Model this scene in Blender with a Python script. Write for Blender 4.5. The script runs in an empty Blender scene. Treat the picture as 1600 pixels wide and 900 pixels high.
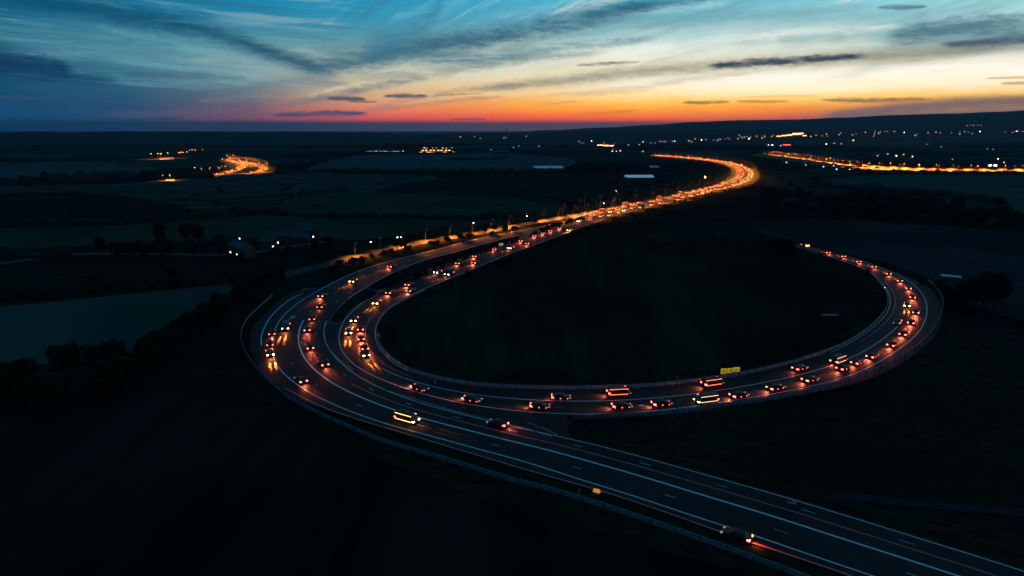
import bpy, bmesh, math, random
from mathutils import Vector, noise as mnoise
from mathutils.geometry import tessellate_polygon

RND = random.Random(11)
SC = bpy.context.scene
COL = SC.collection

# ---------------------------------------------------------------- survey helpers
# the drone camera: 60 m above flat farmland, 24 mm lens, tilted a little below the horizon
CAM_H, FPX = 60.0, 1066.67
PITCH = math.atan(246.0 / FPX)
SP, CP = math.sin(PITCH), math.cos(PITCH)

def ground(px, py, z=0.0):
    """surveyed point of the photograph -> metres on the plane at height z"""
    u, v = (px - 800.0) / FPX, (py - 450.0) / FPX
    down, fwd = SP + v * CP, CP - v * SP
    t = (CAM_H - z) / max(down, 1e-4)
    return Vector((u * t, fwd * t, z))

def azel(px, py):
    u, v = (px - 800.0) / FPX, (py - 450.0) / FPX
    f, d = CP - v * SP, SP + v * CP
    return math.degrees(math.atan2(u, f)), math.degrees(math.atan2(-d, math.hypot(u, f)))

def s2l(c):
    c = c / 255.0
    return c / 12.92 if c <= 0.04045 else ((c + 0.055) / 1.055) ** 2.4

def rgb(r, g, b):
    return (s2l(r), s2l(g), s2l(b), 1.0)

# ---------------------------------------------------------------- object helpers
def tag(o, label=None, cat=None, group=None, kind=None):
    if label: o['label'] = label
    if cat: o['category'] = cat
    if group: o['group'] = group
    if kind: o['kind'] = kind
    return o

def link(name, data, parent=None, loc=None, rot=None):
    o = bpy.data.objects.new(name, data)
    COL.objects.link(o)
    if parent is not None: o.parent = parent
    if loc is not None: o.location = loc
    if rot is not None: o.rotation_euler = rot
    return o

def mesh(name, verts, faces, mats, fmat=None, smooth=False):
    me = bpy.data.meshes.new(name)
    me.from_pydata([tuple(v) for v in verts], [], faces)
    for m in (mats if isinstance(mats, (list, tuple)) else [mats]):
        me.materials.append(m)
    if fmat:
        me.polygons.foreach_set('material_index', fmat)
    if smooth:
        me.polygons.foreach_set('use_smooth', [True] * len(faces))
    me.update()
    return me

class MB:
    """collects boxes, prisms, tubes and sheets; build() gives ONE mesh"""
    def __init__(s): s.v, s.f, s.m = [], [], []
    def add(s, vs, fs, mi=0):
        b = len(s.v); s.v += [tuple(v) for v in vs]
        for f in fs: s.f.append([b + i for i in f]); s.m.append(mi)
    def box(s, c, d, mi=0, rz=0.0):
        x, y, z = d[0] / 2, d[1] / 2, d[2] / 2
        cs, sn = math.cos(rz), math.sin(rz)
        vs = []
        for sx, sy, sz in ((-1,-1,-1),(1,-1,-1),(1,1,-1),(-1,1,-1),(-1,-1,1),(1,-1,1),(1,1,1),(-1,1,1)):
            lx, ly = sx * x, sy * y
            vs.append((c[0] + lx * cs - ly * sn, c[1] + lx * sn + ly * cs, c[2] + sz * z))
        s.add(vs, [(0,3,2,1),(4,5,6,7),(0,1,5,4),(1,2,6,5),(2,3,7,6),(3,0,4,7)], mi)
    def prism(s, prof, wfun, mi=0):
        """side profile (x, z) run across y; wfun(z, x) is the half width there"""
        n = len(prof)
        vs = [(x, -wfun(z, x), z) for x, z in prof] + [(x, wfun(z, x), z) for x, z in prof]
        fs = [tuple(range(n)), tuple(reversed(range(n, 2 * n)))]
        for i in range(n):
            j = (i + 1) % n
            fs.append((j, i, i + n, j + n))
        s.add(vs, fs, mi)
    def tube(s, pts, r, n=6, mi=0, r1=None):
        pts = [Vector(p) for p in pts]; rings = []
        for i, p in enumerate(pts):
            d = (pts[min(i + 1, len(pts) - 1)] - pts[max(i - 1, 0)]).normalized()
            a = d.cross(Vector((0, 0, 1)) if abs(d.z) < 0.9 else Vector((1, 0, 0))).normalized()
            b = d.cross(a)
            rr = r if r1 is None else r + (r1 - r) * i / max(1, len(pts) - 1)
            rings.append([p + (a * math.cos(2 * math.pi * k / n) + b * math.sin(2 * math.pi * k / n)) * rr for k in range(n)])
        vs = [v for ring in rings for v in ring]; fs = []
        for i in range(len(rings) - 1):
            for k in range(n):
                k2 = (k + 1) % n
                fs.append((i * n + k, i * n + k2, (i + 1) * n + k2, (i + 1) * n + k))
        fs += [tuple(reversed(range(n))), tuple(range((len(rings) - 1) * n, len(rings) * n))]
        s.add(vs, fs, mi)
    def build(s, name, mats, smooth=False):
        return mesh(name, s.v, s.f, mats, s.m, smooth)

# ---------------------------------------------------------------- materials
def pmat(name, col, rough=0.8, spec=0.3, metal=0.0, emit=None, strength=0.0):
    m = bpy.data.materials.new(name); m.use_nodes = True
    b = m.node_tree.nodes['Principled BSDF']
    b.inputs['Base Color'].default_value = (*col[:3], 1)
    b.inputs['Roughness'].default_value = rough
    b.inputs['Specular IOR Level'].default_value = spec
    b.inputs['Metallic'].default_value = metal
    if emit:
        b.inputs['Emission Color'].default_value = (*emit[:3], 1)
        b.inputs['Emission Strength'].default_value = strength
        m.cycles.emission_sampling = 'NONE'
    return m

def nmat(name, c1, c2, scale, rough=0.9, spec=0.1, detail=6, stretch=(1, 1, 1), rot=0.0, c3=None, scale2=None, bump=0.0, lo=0.35, hi=0.65):
    """two colours mixed by noise (and a third by a second, larger noise), in object space"""
    m = pmat(name, c1, rough, spec); nt = m.node_tree; N, L = nt.nodes, nt.links
    b = N['Principled BSDF']
    tc = N.new('ShaderNodeTexCoord'); mp = N.new('ShaderNodeMapping')
    mp.inputs['Scale'].default_value = stretch; mp.inputs['Rotation'].default_value = (0, 0, rot)
    L.new(tc.outputs['Object'], mp.inputs['Vector'])
    nz = N.new('ShaderNodeTexNoise'); nz.inputs['Scale'].default_value = scale; nz.inputs['Detail'].default_value = detail
    nz.inputs['Roughness'].default_value = 0.6
    L.new(mp.outputs[0], nz.inputs['Vector'])
    cr = N.new('ShaderNodeValToRGB')
    cr.color_ramp.elements[0].position = lo; cr.color_ramp.elements[1].position = hi
    cr.color_ramp.elements[0].color = (*c1[:3], 1); cr.color_ramp.elements[1].color = (*c2[:3], 1)
    L.new(nz.outputs['Fac'], cr.inputs['Fac'])
    out = cr.outputs['Color']
    if c3 is not None:
        n2 = N.new('ShaderNodeTexNoise'); n2.inputs['Scale'].default_value = scale2; n2.inputs['Detail'].default_value = 3
        L.new(tc.outputs['Object'], n2.inputs['Vector'])
        mr = N.new('ShaderNodeMapRange'); mr.inputs['From Min'].default_value = 0.45; mr.inputs['From Max'].default_value = 0.62
        L.new(n2.outputs['Fac'], mr.inputs['Value'])
        mx = N.new('ShaderNodeMix'); mx.data_type = 'RGBA'
        L.new(mr.outputs[0], mx.inputs[0]); L.new(out, mx.inputs[6]); mx.inputs[7].default_value = (*c3[:3], 1)
        out = mx.outputs[2]
    L.new(out, b.inputs['Base Color'])
    if bump:
        bp = N.new('ShaderNodeBump'); bp.inputs['Strength'].default_value = bump; bp.inputs['Distance'].default_value = 0.3
        L.new(nz.outputs['Fac'], bp.inputs['Height']); L.new(bp.outputs[0], b.inputs['Normal'])
    return m

MAT = {}
MAT['grass'] = nmat('rough_grass', (.008, .011, .008), (.030, .034, .020), .35, c3=(.010, .011, .009), scale2=.02, bump=.4, spec=0.0)
MAT['asphalt'] = nmat('asphalt', (.011, .012, .0135), (.027, .029, .032), .5, rough=.7, spec=.12, c3=(.009, .010, .011), scale2=.045, detail=9, lo=.3, hi=.72)
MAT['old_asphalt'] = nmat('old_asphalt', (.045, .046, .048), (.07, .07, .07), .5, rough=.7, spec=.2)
MAT['gravel'] = nmat('dark_gravel', (.022, .024, .027), (.038, .040, .044), .8, rough=.9, spec=0)
MAT['white_line'] = nmat('white_road_paint', (.62, .64, .66), (.80, .82, .84), .7, rough=.45, spec=.5, lo=.25, hi=.55)
MAT['worn_line'] = nmat('worn_road_paint', (.22, .22, .23), (.5, .5, .5), .6, rough=.5, spec=.4, lo=.3, hi=.6)
MAT['red_trail'] = nmat('red_trail_colour', (.68, .09, .09), (.85, .16, .14), .3, rough=.5, spec=.4, lo=.2, hi=.6)  # red tail-lamp light put into the colour of the lines
MAT['kerb'] = nmat('kerb_stone', (.22, .22, .22), (.33, .33, .32), 1.5, rough=.8, spec=.3)
MAT['galv'] = nmat('galvanised_steel', (.15, .17, .20), (.26, .29, .33), 1.2, rough=.6, spec=.3)
MAT['galv_new'] = nmat('new_galvanised_steel', (.26, .29, .33), (.40, .44, .50), 1.2, rough=.6, spec=.3)
MAT['post'] = pmat('dark_steel_post', (.05, .05, .055), .6, .4)
MAT['wood'] = nmat('weathered_fence_wood', (.07, .055, .04), (.13, .10, .08), 2.0, stretch=(1, 1, .2))
MAT['pole'] = pmat('grey_lamp_pole', (.24, .25, .26), .5, .5)
MAT['dark_pole'] = pmat('dark_lamp_pole', (.016, .017, .018), .7, .2)
MAT['trunk'] = nmat('bark', (.03, .024, .02), (.055, .045, .035), 3.0, stretch=(1, 1, .3))
MAT['leaf_a'] = nmat('dark_foliage', (.012, .018, .010), (.030, .040, .020), .5)
MAT['leaf_b'] = nmat('olive_foliage', (.016, .018, .010), (.036, .038, .020), .5)
MAT['tyre'] = pmat('tyre_rubber', (.015, .015, .015), .8, .3)
MAT['rim'] = pmat('wheel_rim', (.35, .35, .37), .35, .5, .7)
MAT['glass'] = pmat('dark_car_glass', (.012, .014, .018), .08, .6)
MAT['black'] = pmat('black_plastic', (.012, .012, .013), .5, .4)
for k, c in dict(silver=(.06, .062, .066), grey=(.045, .046, .048), navy=(.03, .034, .05), red=(.08, .012, .012), white=(.14, .14, .14), dark=(.034, .034, .036)).items():
    MAT['paint_' + k] = pmat(k + '_car_paint', c, .5, .25, 0)
WARM, RED, AMBER = (1.0, .50, .13), (1.0, .085, .05), (1.0, .42, .10)
MAT['head'] = pmat('lit_headlamp', (.8, .8, .8), .2, .5, 0, WARM, 45)
MAT['head_dim'] = pmat('dipped_headlamp', (.8, .8, .8), .2, .5, 0, WARM, .35)
MAT['tail'] = pmat('lit_tail_lamp', (.4, .02, .02), .3, .5, 0, RED, 16)
MAT['far_head'] = pmat('small_lit_headlamp', (.8, .8, .8), .2, .5, 0, (1, .30, .05), 9)
MAT['tail_dim'] = pmat('dim_tail_lamp', (.4, .02, .02), .3, .5, 0, RED, 9)
MAT['trail_red'] = pmat('red_trail_dot', (.4, .03, .02), .3, .5, 0, RED, 9)
MAT['strip_orange'] = pmat('orange_red_trail_strip', (.5, .08, .02), .3, .5, 0, (1, .13, .04), 4)
MAT['strip_amber'] = pmat('amber_trail_strip', (.5, .2, .05), .3, .5, 0, (1, .42, .08), 5)
MAT['strip_pale'] = pmat('pale_trail_strip', (.6, .5, .4), .3, .5, 0, (1, .55, .26), 2.2)
MAT['sodium'] = pmat('sodium_lamp', (.8, .5, .2), .3, .5, 0, (1, .42, .07), 60)
MAT['sodium_far'] = pmat('distant_sodium_lamp', (.8, .5, .2), .3, .5, 0, (1, .32, .05), 6)
MAT['sodium_low'] = pmat('shielded_sodium_lamp', (.8, .5, .2), .3, .5, 0, (1, .30, .05), 1.5)
MAT['white_lamp'] = pmat('white_lamp', (.8, .8, .8), .3, .5, 0, (1, .88, .74), 24)
MAT['win_warm'] = pmat('warm_lit_window', (.5, .4, .2), .4, .3, 0, (1, .55, .20), 7)
MAT['win_white'] = pmat('white_lit_window', (.5, .5, .5), .4, .3, 0, (.85, .95, 1.0), 4)
MAT['win_bright'] = pmat('bright_lit_window', (.5, .45, .3), .4, .3, 0, (1, .6, .22), 2.5)
for _n, _c, _s in (('pin_warm', (1, .48, .18), 4.5), ('pin_white', (1, .86, .68), 4), ('pin_dim', (1, .55, .3), 2.6), ('pin_cold', (.7, .85, 1), 2.6), ('pin_bright', (1, .75, .45), 15)):
    MAT[_n] = pmat(_n.replace('pin', 'small_window'), (.4, .4, .4), .4, .3, 0, _c, _s)
MAT['win_red'] = pmat('red_lit_fascia', (.5, .1, .1), .4, .3, 0, (1, .06, .05), 9)
MAT['brick'] = nmat('brick_wall', (.16, .09, .07), (.24, .14, .11), 2.0)
MAT['render_wall'] = nmat('pale_rendered_wall', (.055, .056, .058), (.09, .09, .09), .5)
MAT['roof'] = nmat('slate_roof', (.035, .038, .045), (.06, .064, .07), 1.0, rough=.6, spec=.3)
MAT['metal_roof'] = pmat('pale_metal_roof', (.55, .62, .66), .28, .6, .6)
MAT['sign_yellow'] = pmat('backlit_yellow_sign', (.6, .45, .03), .5, .3, 0, (1, .72, .05), .35)
MAT['sign_cream'] = pmat('backlit_cream_sign', (.6, .5, .2), .5, .3, 0, (1, .80, .36), .30)
MAT['sign_black'] = pmat('black_sign_lettering', (.01, .01, .01), .6, .2)
MAT['sign_white'] = pmat('white_sign_face', (.7, .68, .7), .5, .3)
MAT['sign_red'] = pmat('red_sign_band', (.45, .03, .04), .5, .3)
MAT['orange_case'] = pmat('amber_hazard_lens', (.7, .25, .05), .4, .4, 0, (1, .34, .07), .55)
MAT['sky_glow_glass'] = pmat('sky_glow_greenhouse_glass', (.5, .55, .6), .3, .5, 0, (.42, .78, 1.0), .22)  # sky reflected in the roof, put in as a glow
MAT['faint_sky_glow_glass'] = pmat('faint_sky_glow_greenhouse_glass', (.5, .55, .6), .3, .5, 0, (.35, .7, 1.0), .05)  # weaker sky reflection, also put in as a glow
MAT['concrete'] = nmat('yard_concrete', (.20, .19, .18), (.30, .29, .27), .1)

# ---------------------------------------------------------------- world: dusk sky
def build_world():
    w = bpy.data.worlds.new('World'); SC.world = w; w.use_nodes = True
    nt = w.node_tree; N, L = nt.nodes, nt.links
    for n in list(N): N.remove(n)
    def val(x, sock):
        if isinstance(x, (int, float)): sock.default_value = x
        else: L.new(x, sock)
    def M(op, a, b=None, c=None, clamp=False):
        n = N.new('ShaderNodeMath'); n.operation = op; n.use_clamp = clamp
        val(a, n.inputs[0])
        if b is not None: val(b, n.inputs[1])
        if c is not None: val(c, n.inputs[2])
        return n.outputs[0]
    def MR(x, a, b, c=0.0, d=1.0, smooth=True):
        n = N.new('ShaderNodeMapRange'); n.interpolation_type = 'SMOOTHSTEP' if smooth else 'LINEAR'
        val(x, n.inputs['Value'])
        for k, v in zip(('From Min', 'From Max', 'To Min', 'To Max'), (a, b, c, d)): n.inputs[k].default_value = v
        return n.outputs[0]
    def MIX(f, a, b):
        n = N.new('ShaderNodeMix'); n.data_type = 'RGBA'; n.clamp_factor = True
        val(f, n.inputs[0])
        for x, s in ((a, n.inputs[6]), (b, n.inputs[7])):
            if isinstance(x, tuple): s.default_value = x
            else: L.new(x, s)
        return n.outputs[2]
    def XYZ(x, y, z=0.0):
        n = N.new('ShaderNodeCombineXYZ')
        for v, s in zip((x, y, z), n.inputs): val(v, s)
        return n.outputs[0]
    def NOISE(vec, scale, detail=5, rough=.55, dist=0.0):
        n = N.new('ShaderNodeTexNoise'); n.inputs['Scale'].default_value = scale; n.inputs['Detail'].default_value = detail
        n.inputs['Roughness'].default_value = rough; n.inputs['Distortion'].default_value = dist
        L.new(vec, n.inputs['Vector']); return n.outputs['Fac']
    tc = N.new('ShaderNodeTexCoord'); sx = N.new('ShaderNodeSeparateXYZ'); L.new(tc.outputs['Generated'], sx.inputs[0])
    X, Y, Z = sx.outputs
    D = 180 / math.pi
    az = M('MULTIPLY', M('ARCTAN2', X, Y), D)
    el = M('MULTIPLY', M('ARCSINE', Z), D)
    # soft drifting displacement, so no band of colour runs ruler-straight
    w1 = NOISE(XYZ(M('MULTIPLY', az, .05), M('MULTIPLY', el, .22)), 1.0, 4)
    w2 = NOISE(XYZ(M('MULTIPLY', az, .22), M('MULTIPLY', el, 1.1), 4.0), 1.0, 5, .6)
    warp = M('ADD', M('MULTIPLY', M('SUBTRACT', w1, .5), 1.1), M('MULTIPLY', M('SUBTRACT', w2, .5), .5))
    lowfade = MR(el, .3, 2.6)
    elw = M('ADD', el, M('MULTIPLY', warp, lowfade))
    azw = M('ADD', az, M('MULTIPLY', M('SUBTRACT', w1, .5), 9.0))
    # the clear dusk gradient: afterglow low ahead and to the west, teal above, night blue at the zenith and behind
    cols = {
        0:    [(0,10,95,130),(20,12,90,125),(45,35,105,130),(75,35,92,116),(100,20,75,108),(130,16,70,104),(160,15,65,99),(185,15,60,94),(198,15,56,88)],
        200:  [(0,15,110,150),(20,22,108,142),(45,66,138,158),(75,85,140,155),(100,62,118,138),(130,40,90,115),(160,34,74,104),(180,36,68,98),(192,38,62,92)],
        400:  [(0,25,130,170),(30,38,128,162),(60,86,150,165),(90,115,154,160),(115,118,148,150),(140,96,114,124),(160,96,92,106),(176,106,76,92),(191,108,62,82)],
        600:  [(0,35,150,190),(30,55,150,178),(60,88,145,160),(90,152,172,166),(110,202,200,175),(130,212,190,150),(150,215,165,115),(170,222,118,84),(184,206,78,72),(192,160,62,72)],
        800:  [(0,70,175,205),(30,88,162,186),(60,126,170,174),(90,192,206,190),(115,228,216,180),(135,242,205,140),(155,246,182,92),(170,250,150,52),(182,238,92,46),(192,190,66,58)],
        1000: [(0,90,182,206),(30,112,176,190),(60,188,216,214),(80,236,240,225),(105,240,226,188),(130,255,240,200),(150,255,220,130),(165,255,182,62),(178,247,132,30),(189,216,70,48)],
        1200: [(0,122,196,212),(30,140,190,198),(60,196,218,212),(85,220,224,206),(105,242,236,212),(120,255,248,230),(140,255,240,190),(155,255,204,92),(170,252,146,40),(184,206,86,58)],
        1400: [(0,142,210,220),(30,152,202,206),(55,138,180,186),(75,170,190,184),(95,214,206,176),(110,255,250,235),(135,255,240,200),(150,255,204,104),(162,236,152,66),(180,110,88,92)],
        1600: [(0,166,221,226),(30,164,204,208),(50,120,160,170),(70,146,168,168),(90,240,235,220),(110,255,248,230),(130,255,235,190),(145,255,196,96),(158,196,140,84),(176,96,88,94)],
    }
    EMIN, EMAX = -2.0, 14.0
    up = {0: (6,58,92), 200: (8,62,98), 400: (10,66,102), 600: (12,70,106), 800: (14,74,108), 1000: (18,76,108), 1200: (20,78,108), 1400: (22,80,108), 1600: (24,80,108)}
    base = None; prev = None
    pos = MR(elw, EMIN, EMAX, 0, 1, False)
    for px in sorted(cols):
        rp = N.new('ShaderNodeValToRGB'); cr = rp.color_ramp
        stops = []
        for (py, r, g, b) in reversed(cols[px]):
            stops.append(((azel(px, py)[1] - EMIN) / (EMAX - EMIN), rgb(r, g, b)))
        stops.append((1.0, rgb(*up[px])))
        cr.elements[0].position, cr.elements[0].color = stops[0]
        cr.elements[1].position, cr.elements[1].color = stops[-1]
        for p, c in stops[1:-1]:
            e = cr.elements.new(p); e.color = c
        L.new(pos, rp.inputs['Fac'])
        a = azel(px, 100)[0]
        base = rp.outputs['Color'] if base is None else MIX(MR(azw, prev, a, 0, 1, False), base, rp.outputs['Color'])
        prev = a
    # cirrus: streaks that fan out of the south-west, and level streaks on the other side
    fa, fe = azel(380, 235)
    dx, dy = M('SUBTRACT', az, fa), M('MULTIPLY', M('SUBTRACT', elw, fe), 1.0)
    th = M('ARCTAN2', dy, M('ADD', M('ABSOLUTE', dx), 6.0)); rr = M('SQRT', M('ADD', M('MULTIPLY', dx, dx), M('MULTIPLY', dy, dy)))
    fan = NOISE(XYZ(M('MULTIPLY', th, 9.0), M('MULTIPLY', rr, .045), 0), 1.0, 7, .62, .35)
    fan2 = NOISE(XYZ(M('MULTIPLY', th, 42.0), M('MULTIPLY', rr, .09), 7.0), 1.0, 6, .62, .25)
    lev = NOISE(XYZ(M('MULTIPLY', az, .06), M('ADD', M('MULTIPLY', elw, .9), M('MULTIPLY', az, .035)), 3.0), 1.0, 7, .6, .5)
    side = MR(azw, -17, -8)
    cirrus = M('ADD', M('MULTIPLY', fan, side), M('MULTIPLY', lev, M('SUBTRACT', 1.0, side)))
    fine = M('ADD', M('MULTIPLY', fan2, side), M('MULTIPLY', NOISE(XYZ(M('MULTIPLY', az, .12), M('ADD', M('MULTIPLY', elw, 2.6), M('MULTIPLY', az, .09)), 5.0), 1.0, 6, .6, .4), M('SUBTRACT', 1.0, side)))
    cirrus = M('ADD', M('MULTIPLY', cirrus, .62), M('MULTIPLY', fine, .38))
    dark = MR(cirrus, .49, .63)
    lite = MR(cirrus, .50, .38)
    hi = MR(el, 2.4, 5.2)
    shade = MIX(MR(az, -34, 22), rgb(22, 84, 112), rgb(96, 128, 132))
    c = MIX(M('MULTIPLY', M('MULTIPLY', dark, hi), .42), base, shade)
    glow = MIX(MR(az, -30, 10), rgb(96, 158, 172), rgb(246, 240, 222))
    c = MIX(M('MULTIPLY', M('MULTIPLY', lite, MR(el, 1.8, 4.0)), .5), c, glow)
    lowdark = MIX(MR(az, -20, 8), rgb(70, 84, 104), rgb(214, 118, 52))
    c = MIX(M('MULTIPLY', M('MULTIPLY', MR(fine, .52, .72), M('SUBTRACT', 1.0, MR(el, 1.6, 3.4))), M('MULTIPLY', MR(el, .25, .8), .38)), c, lowdark)
    # single clouds: each a curved lens with ragged edges
    rag = M('ADD', M('MULTIPLY', M('SUBTRACT', NOISE(XYZ(M('MULTIPLY', az, 1.1), M('MULTIPLY', el, 3.5), 9.0), 1.0, 8, .7), .5), 4.4),
            M('MULTIPLY', M('SUBTRACT', w2, .5), 1.2))
    tear = MR(NOISE(XYZ(M('MULTIPLY', az, .35), M('MULTIPLY', el, 2.2), 2.0), 1.0, 6, .6), .34, .56)
    def stroke(pts, wpx, col, op, rag_amt=.5, tear_amt=.5, sharp=1.0, endsoft=.35):
        P = [azel(*p) for p in pts]
        a0, a1 = P[0][0], P[-1][0]
        e0 = min(p[1] for p in P) - .2; e1 = max(p[1] for p in P) + .2
        t = MR(az, a0, a1, 0, 1, False)
        fc = N.new('ShaderNodeFloatCurve'); cv = fc.mapping.curves[0]
        q = [((p[0] - a0) / (a1 - a0), (p[1] - e0) / (e1 - e0)) for p in P]
        cv.points[0].location, cv.points[1].location = q[0], q[-1]
        for k in q[1:-1]: cv.points.new(*k)
        fc.mapping.update(); L.new(t, fc.inputs['Value'])
        ce = M('MULTIPLY_ADD', fc.outputs[0], e1 - e0, e0)
        wd = wpx / FPX * D
        tt = M('MULTIPLY', M('MULTIPLY', t, M('SUBTRACT', 1.0, t)), 4.0)
        ww = M('MULTIPLY', M('ADD', M('POWER', M('MAXIMUM', tt, 1e-4), endsoft), .05), wd)
        d = M('DIVIDE', M('SUBTRACT', el, ce), ww)
        d = M('ADD', d, M('MULTIPLY', rag, rag_amt))
        g = M('POWER', math.e, M('MULTIPLY', M('POWER', M('ABSOLUTE', d), 2.0 * sharp), -1.0))
        ends = M('MULTIPLY', MR(t, 0.0, .12), MR(t, 1.0, .88))
        k = M('MULTIPLY', M('MULTIPLY', g, ends), M('ADD', M('MULTIPLY', tear, tear_amt), 1.0 - tear_amt))
        return M('MULTIPLY', k, op)
    S = [
        ([(-40,-8),(90,6),(200,26),(330,50),(420,82),(545,120)], 13, (10,74,104), .88, .4, .22, 1, .3),
        ([(-60,40),(60,52),(180,62),(300,78)], 9, (24,92,120), .45, .5, .6, 1, .3),
        ([(430,108),(540,98),(640,76),(760,62),(880,36),(960,18),(1080,-12)], 15, (34,90,114), .86, .5, .35, 1, .4),
        ([(470,70),(560,82),(640,84),(760,92),(840,84)], 11, (62,112,130), .55, .6, .6, 1, .4),
        ([(560,75),(620,60),(660,40),(684,14),(700,-10)], 16, (44,118,146), .55, .5, .4, 1, .3),
        ([(540,122),(640,116),(740,106),(860,88),(960,80)], 8, (112,136,136), .60, .6, .6, 1, .4),
        ([(700,142),(850,129),(1000,113),(1150,101),(1330,90),(1480,80),(1680,66)], 9, (132,134,122), .80, .35, .25, 1, .3),
        ([(860,60),(980,46),(1100,30),(1240,20),(1400,4)], 7, (112,160,172), .5, .6, .6, 1, .3),
        ([(-90,94),(0,99),(60,105),(124,116)], 15, (8,50,84), .90, .35, .2, 1.4, .4),
        ([(40,116),(100,122),(190,128)], 7, (10,56,90), .6, .5, .3, 1, .4),
        ([(1210,64),(1260,60),(1330,56)], 7, (140,170,172), .5, .6, .5, 1, .5),
        ([(1370,68),(1440,52),(1520,42),(1600,38),(1700,34)], 15, (62,104,120), .80, .5, .5, 1.2, .4),
        ([(1460,70),(1540,66),(1620,60),(1700,56)], 5, (54,72,96), .85, .5, .3, 1.4, .4),
        ([(418,180),(470,179),(500,178),(540,177.5),(580,177)], 4.2, (52,66,92), .95,   .62, .3, 1.6, .5),
        ([(508,153.5),(545,154.5),(575,155)], 3.4, (58,72,88), .92,   .62, .3, 1.6, .5),
        ([(540,158),(565,159),(592,159)], 1.6, (70,78,92), .7, .3, .1, 1.6, .5),
        ([(596,150),(630,150),(672,150.5)], 3.0, (58,74,88), .92,   .62, .3, 1.6, .5),
        ([(676,149),(715,147.5),(760,146)], 1.1, (104,98,96), .55, .6, .6, 1.5, .5),
        ([(230,184),(256,184.5),(285,184)], 1.6, (34,58,88), .8, .3, .1, 1.5, .5),
        ([(895,102),(940,100),(1005,96)], 2.2, (70,92,96), .85, .7, .5, 1.6, .5),
        ([(1095,104),(1180,98),(1260,93),(1362,87)], 5.0, (38,58,76), .95,   .62, .3, 1.7, .45),
        ([(1368,11.5),(1410,11),(1452,10)], 3.0, (56,88,104), .75,   .62, .3, 1.6, .5),
        ([(1064,160.5),(1100,160),(1144,159)], 2.4, (128,92,66), .9,   .62, .3, 1.6, .5),
        ([(1146,158),(1190,159),(1236,158)], 2.0, (180,112,50), .75, .5, .3, 1.5, .5),
        ([(1276,155),(1340,157),(1400,156),(1462,155)], 3.0, (136,100,72), .9, .62, .2, 1.5, .5),
        ([(1160,152),(1220,150),(1290,150)], 1.0, (240,170,80), .7, .5, .3, 1.5, .5),
        ([(905,178),(950,176),(1005,171)], 1.5, (214,100,40), .7, .4, .3, 1.5, .5),
        ([(850,165),(880,160),(905,157)], 1.4, (216,150,84), .6, .4, .3, 1.5, .5),
        ([(700,187),(742,186),(764,187)], 2.0, (128,70,70), .8, .6, .3, 1.5, .5),
        ([(1534,122.5),(1570,121.5),(1640,120)], 1.4, (206,176,130), .85, .3, .1, 1.5, .5),
        ([(1560,131),(1590,130),(1640,129.5)], 1.8, (190,150,104), .85, .4, .1, 1.5, .5),
        ([(1270,185),(1360,174),(1440,166),(1540,160),(1720,155)], 8, (100,88,92), .85, .2, .1, 1.3, .25),
        ([(150,178),(230,177),(310,174),(420,172)], 4.5, (128,88,104), .18, .3, .4, 1, .4),
    ]
    WISPS = [
        ([(560,172),(640,158),(740,140),(860,130)], 5, (150,126,120), .55), ([(430,168),(520,150),(600,132),(680,120)], 6, (92,106,122), .65),
        ([(470,152),(560,132),(640,118),(730,112)], 5, (226,208,176), .65), ([(690,122),(800,104),(920,88),(1070,70)], 6, (238,238,222), .70),
        ([(640,102),(760,90),(900,72),(1040,58)], 7, (90,134,148), .65), ([(830,44),(1000,20),(1160,2)], 5, (172,216,222), .6),
        ([(900,34),(1040,8),(1130,-8)], 7, (44,106,130), .7), ([(990,82),(1150,62),(1300,48),(1430,40)], 6, (228,238,230), .7),
        ([(1040,72),(1200,60),(1340,50),(1420,46)], 5, (134,174,178), .6), ([(370,142),(450,128),(520,130),(570,142)], 8, (82,104,122), .55),
        ([(290,94),(400,100),(480,114),(550,130)], 6, (138,168,166), .6), ([(140,38),(280,70),(390,94)], 6, (102,162,176), .55),
        ([(520,182),(600,170),(700,158),(800,150)], 3.5, (166,112,104), .55), ([(610,166),(720,150),(840,140),(960,134)], 4, (248,216,160), .6),
        ([(760,160),(900,148),(1040,140)], 3, (224,176,120), .5), ([(840,150),(960,140),(1080,124),(1200,112)], 4, (196,184,158), .55),
        ([(470,118),(540,104),(620,96),(700,92)], 5, (150,176,172), .55), ([(720,40),(800,22),(880,4)], 6, (116,186,206), .55),
        ([(600,30),(660,18),(740,-4)], 6, (96,178,206), .5), ([(0,80),(120,84),(240,94)], 6, (92,146,162), .5),
        ([(180,120),(300,118),(400,126)], 7, (46,86,112), .5), ([(300,158),(400,150),(480,140)], 6, (120,112,120), .45),
        ([(1180,76),(1300,70),(1440,72)], 4, (224,228,214), .5), ([(1440,30),(1540,20),(1660,12)], 5, (190,226,226), .5),
        ([(1200,36),(1320,26),(1460,18)], 5, (120,176,186), .5)]
    for (pts, wpx, col, op) in WISPS: S.insert(0, (pts, wpx, col, op, .8, .7, 1, .45))
    for (pts, wpx, col, op, ra, te, sh, es) in S:
        c = MIX(stroke(pts, wpx, col, op, ra, te, sh, es), c, rgb(*col))
    # the thin band of far murk right on the horizon
    murk = MIX(MR(az, -30, 20), rgb(20, 56, 84), rgb(84, 80, 90))
    c = MIX(M('MULTIPLY', MR(el, .82, .50), MR(az, -32, -20, .35, .92)), c, murk)
    # brighter through the long path of air low down
    air = M('MINIMUM', M('DIVIDE', .017, M('MAXIMUM', Z, 1e-4)), 1.0)
    gv = N.new('ShaderNodeVectorMath'); gv.operation = 'SCALE'; L.new(c, gv.inputs[0]); L.new(M('MULTIPLY', 1.03, M('POWER', math.e, air)), gv.inputs['Scale']); c = gv.outputs[0]
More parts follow.
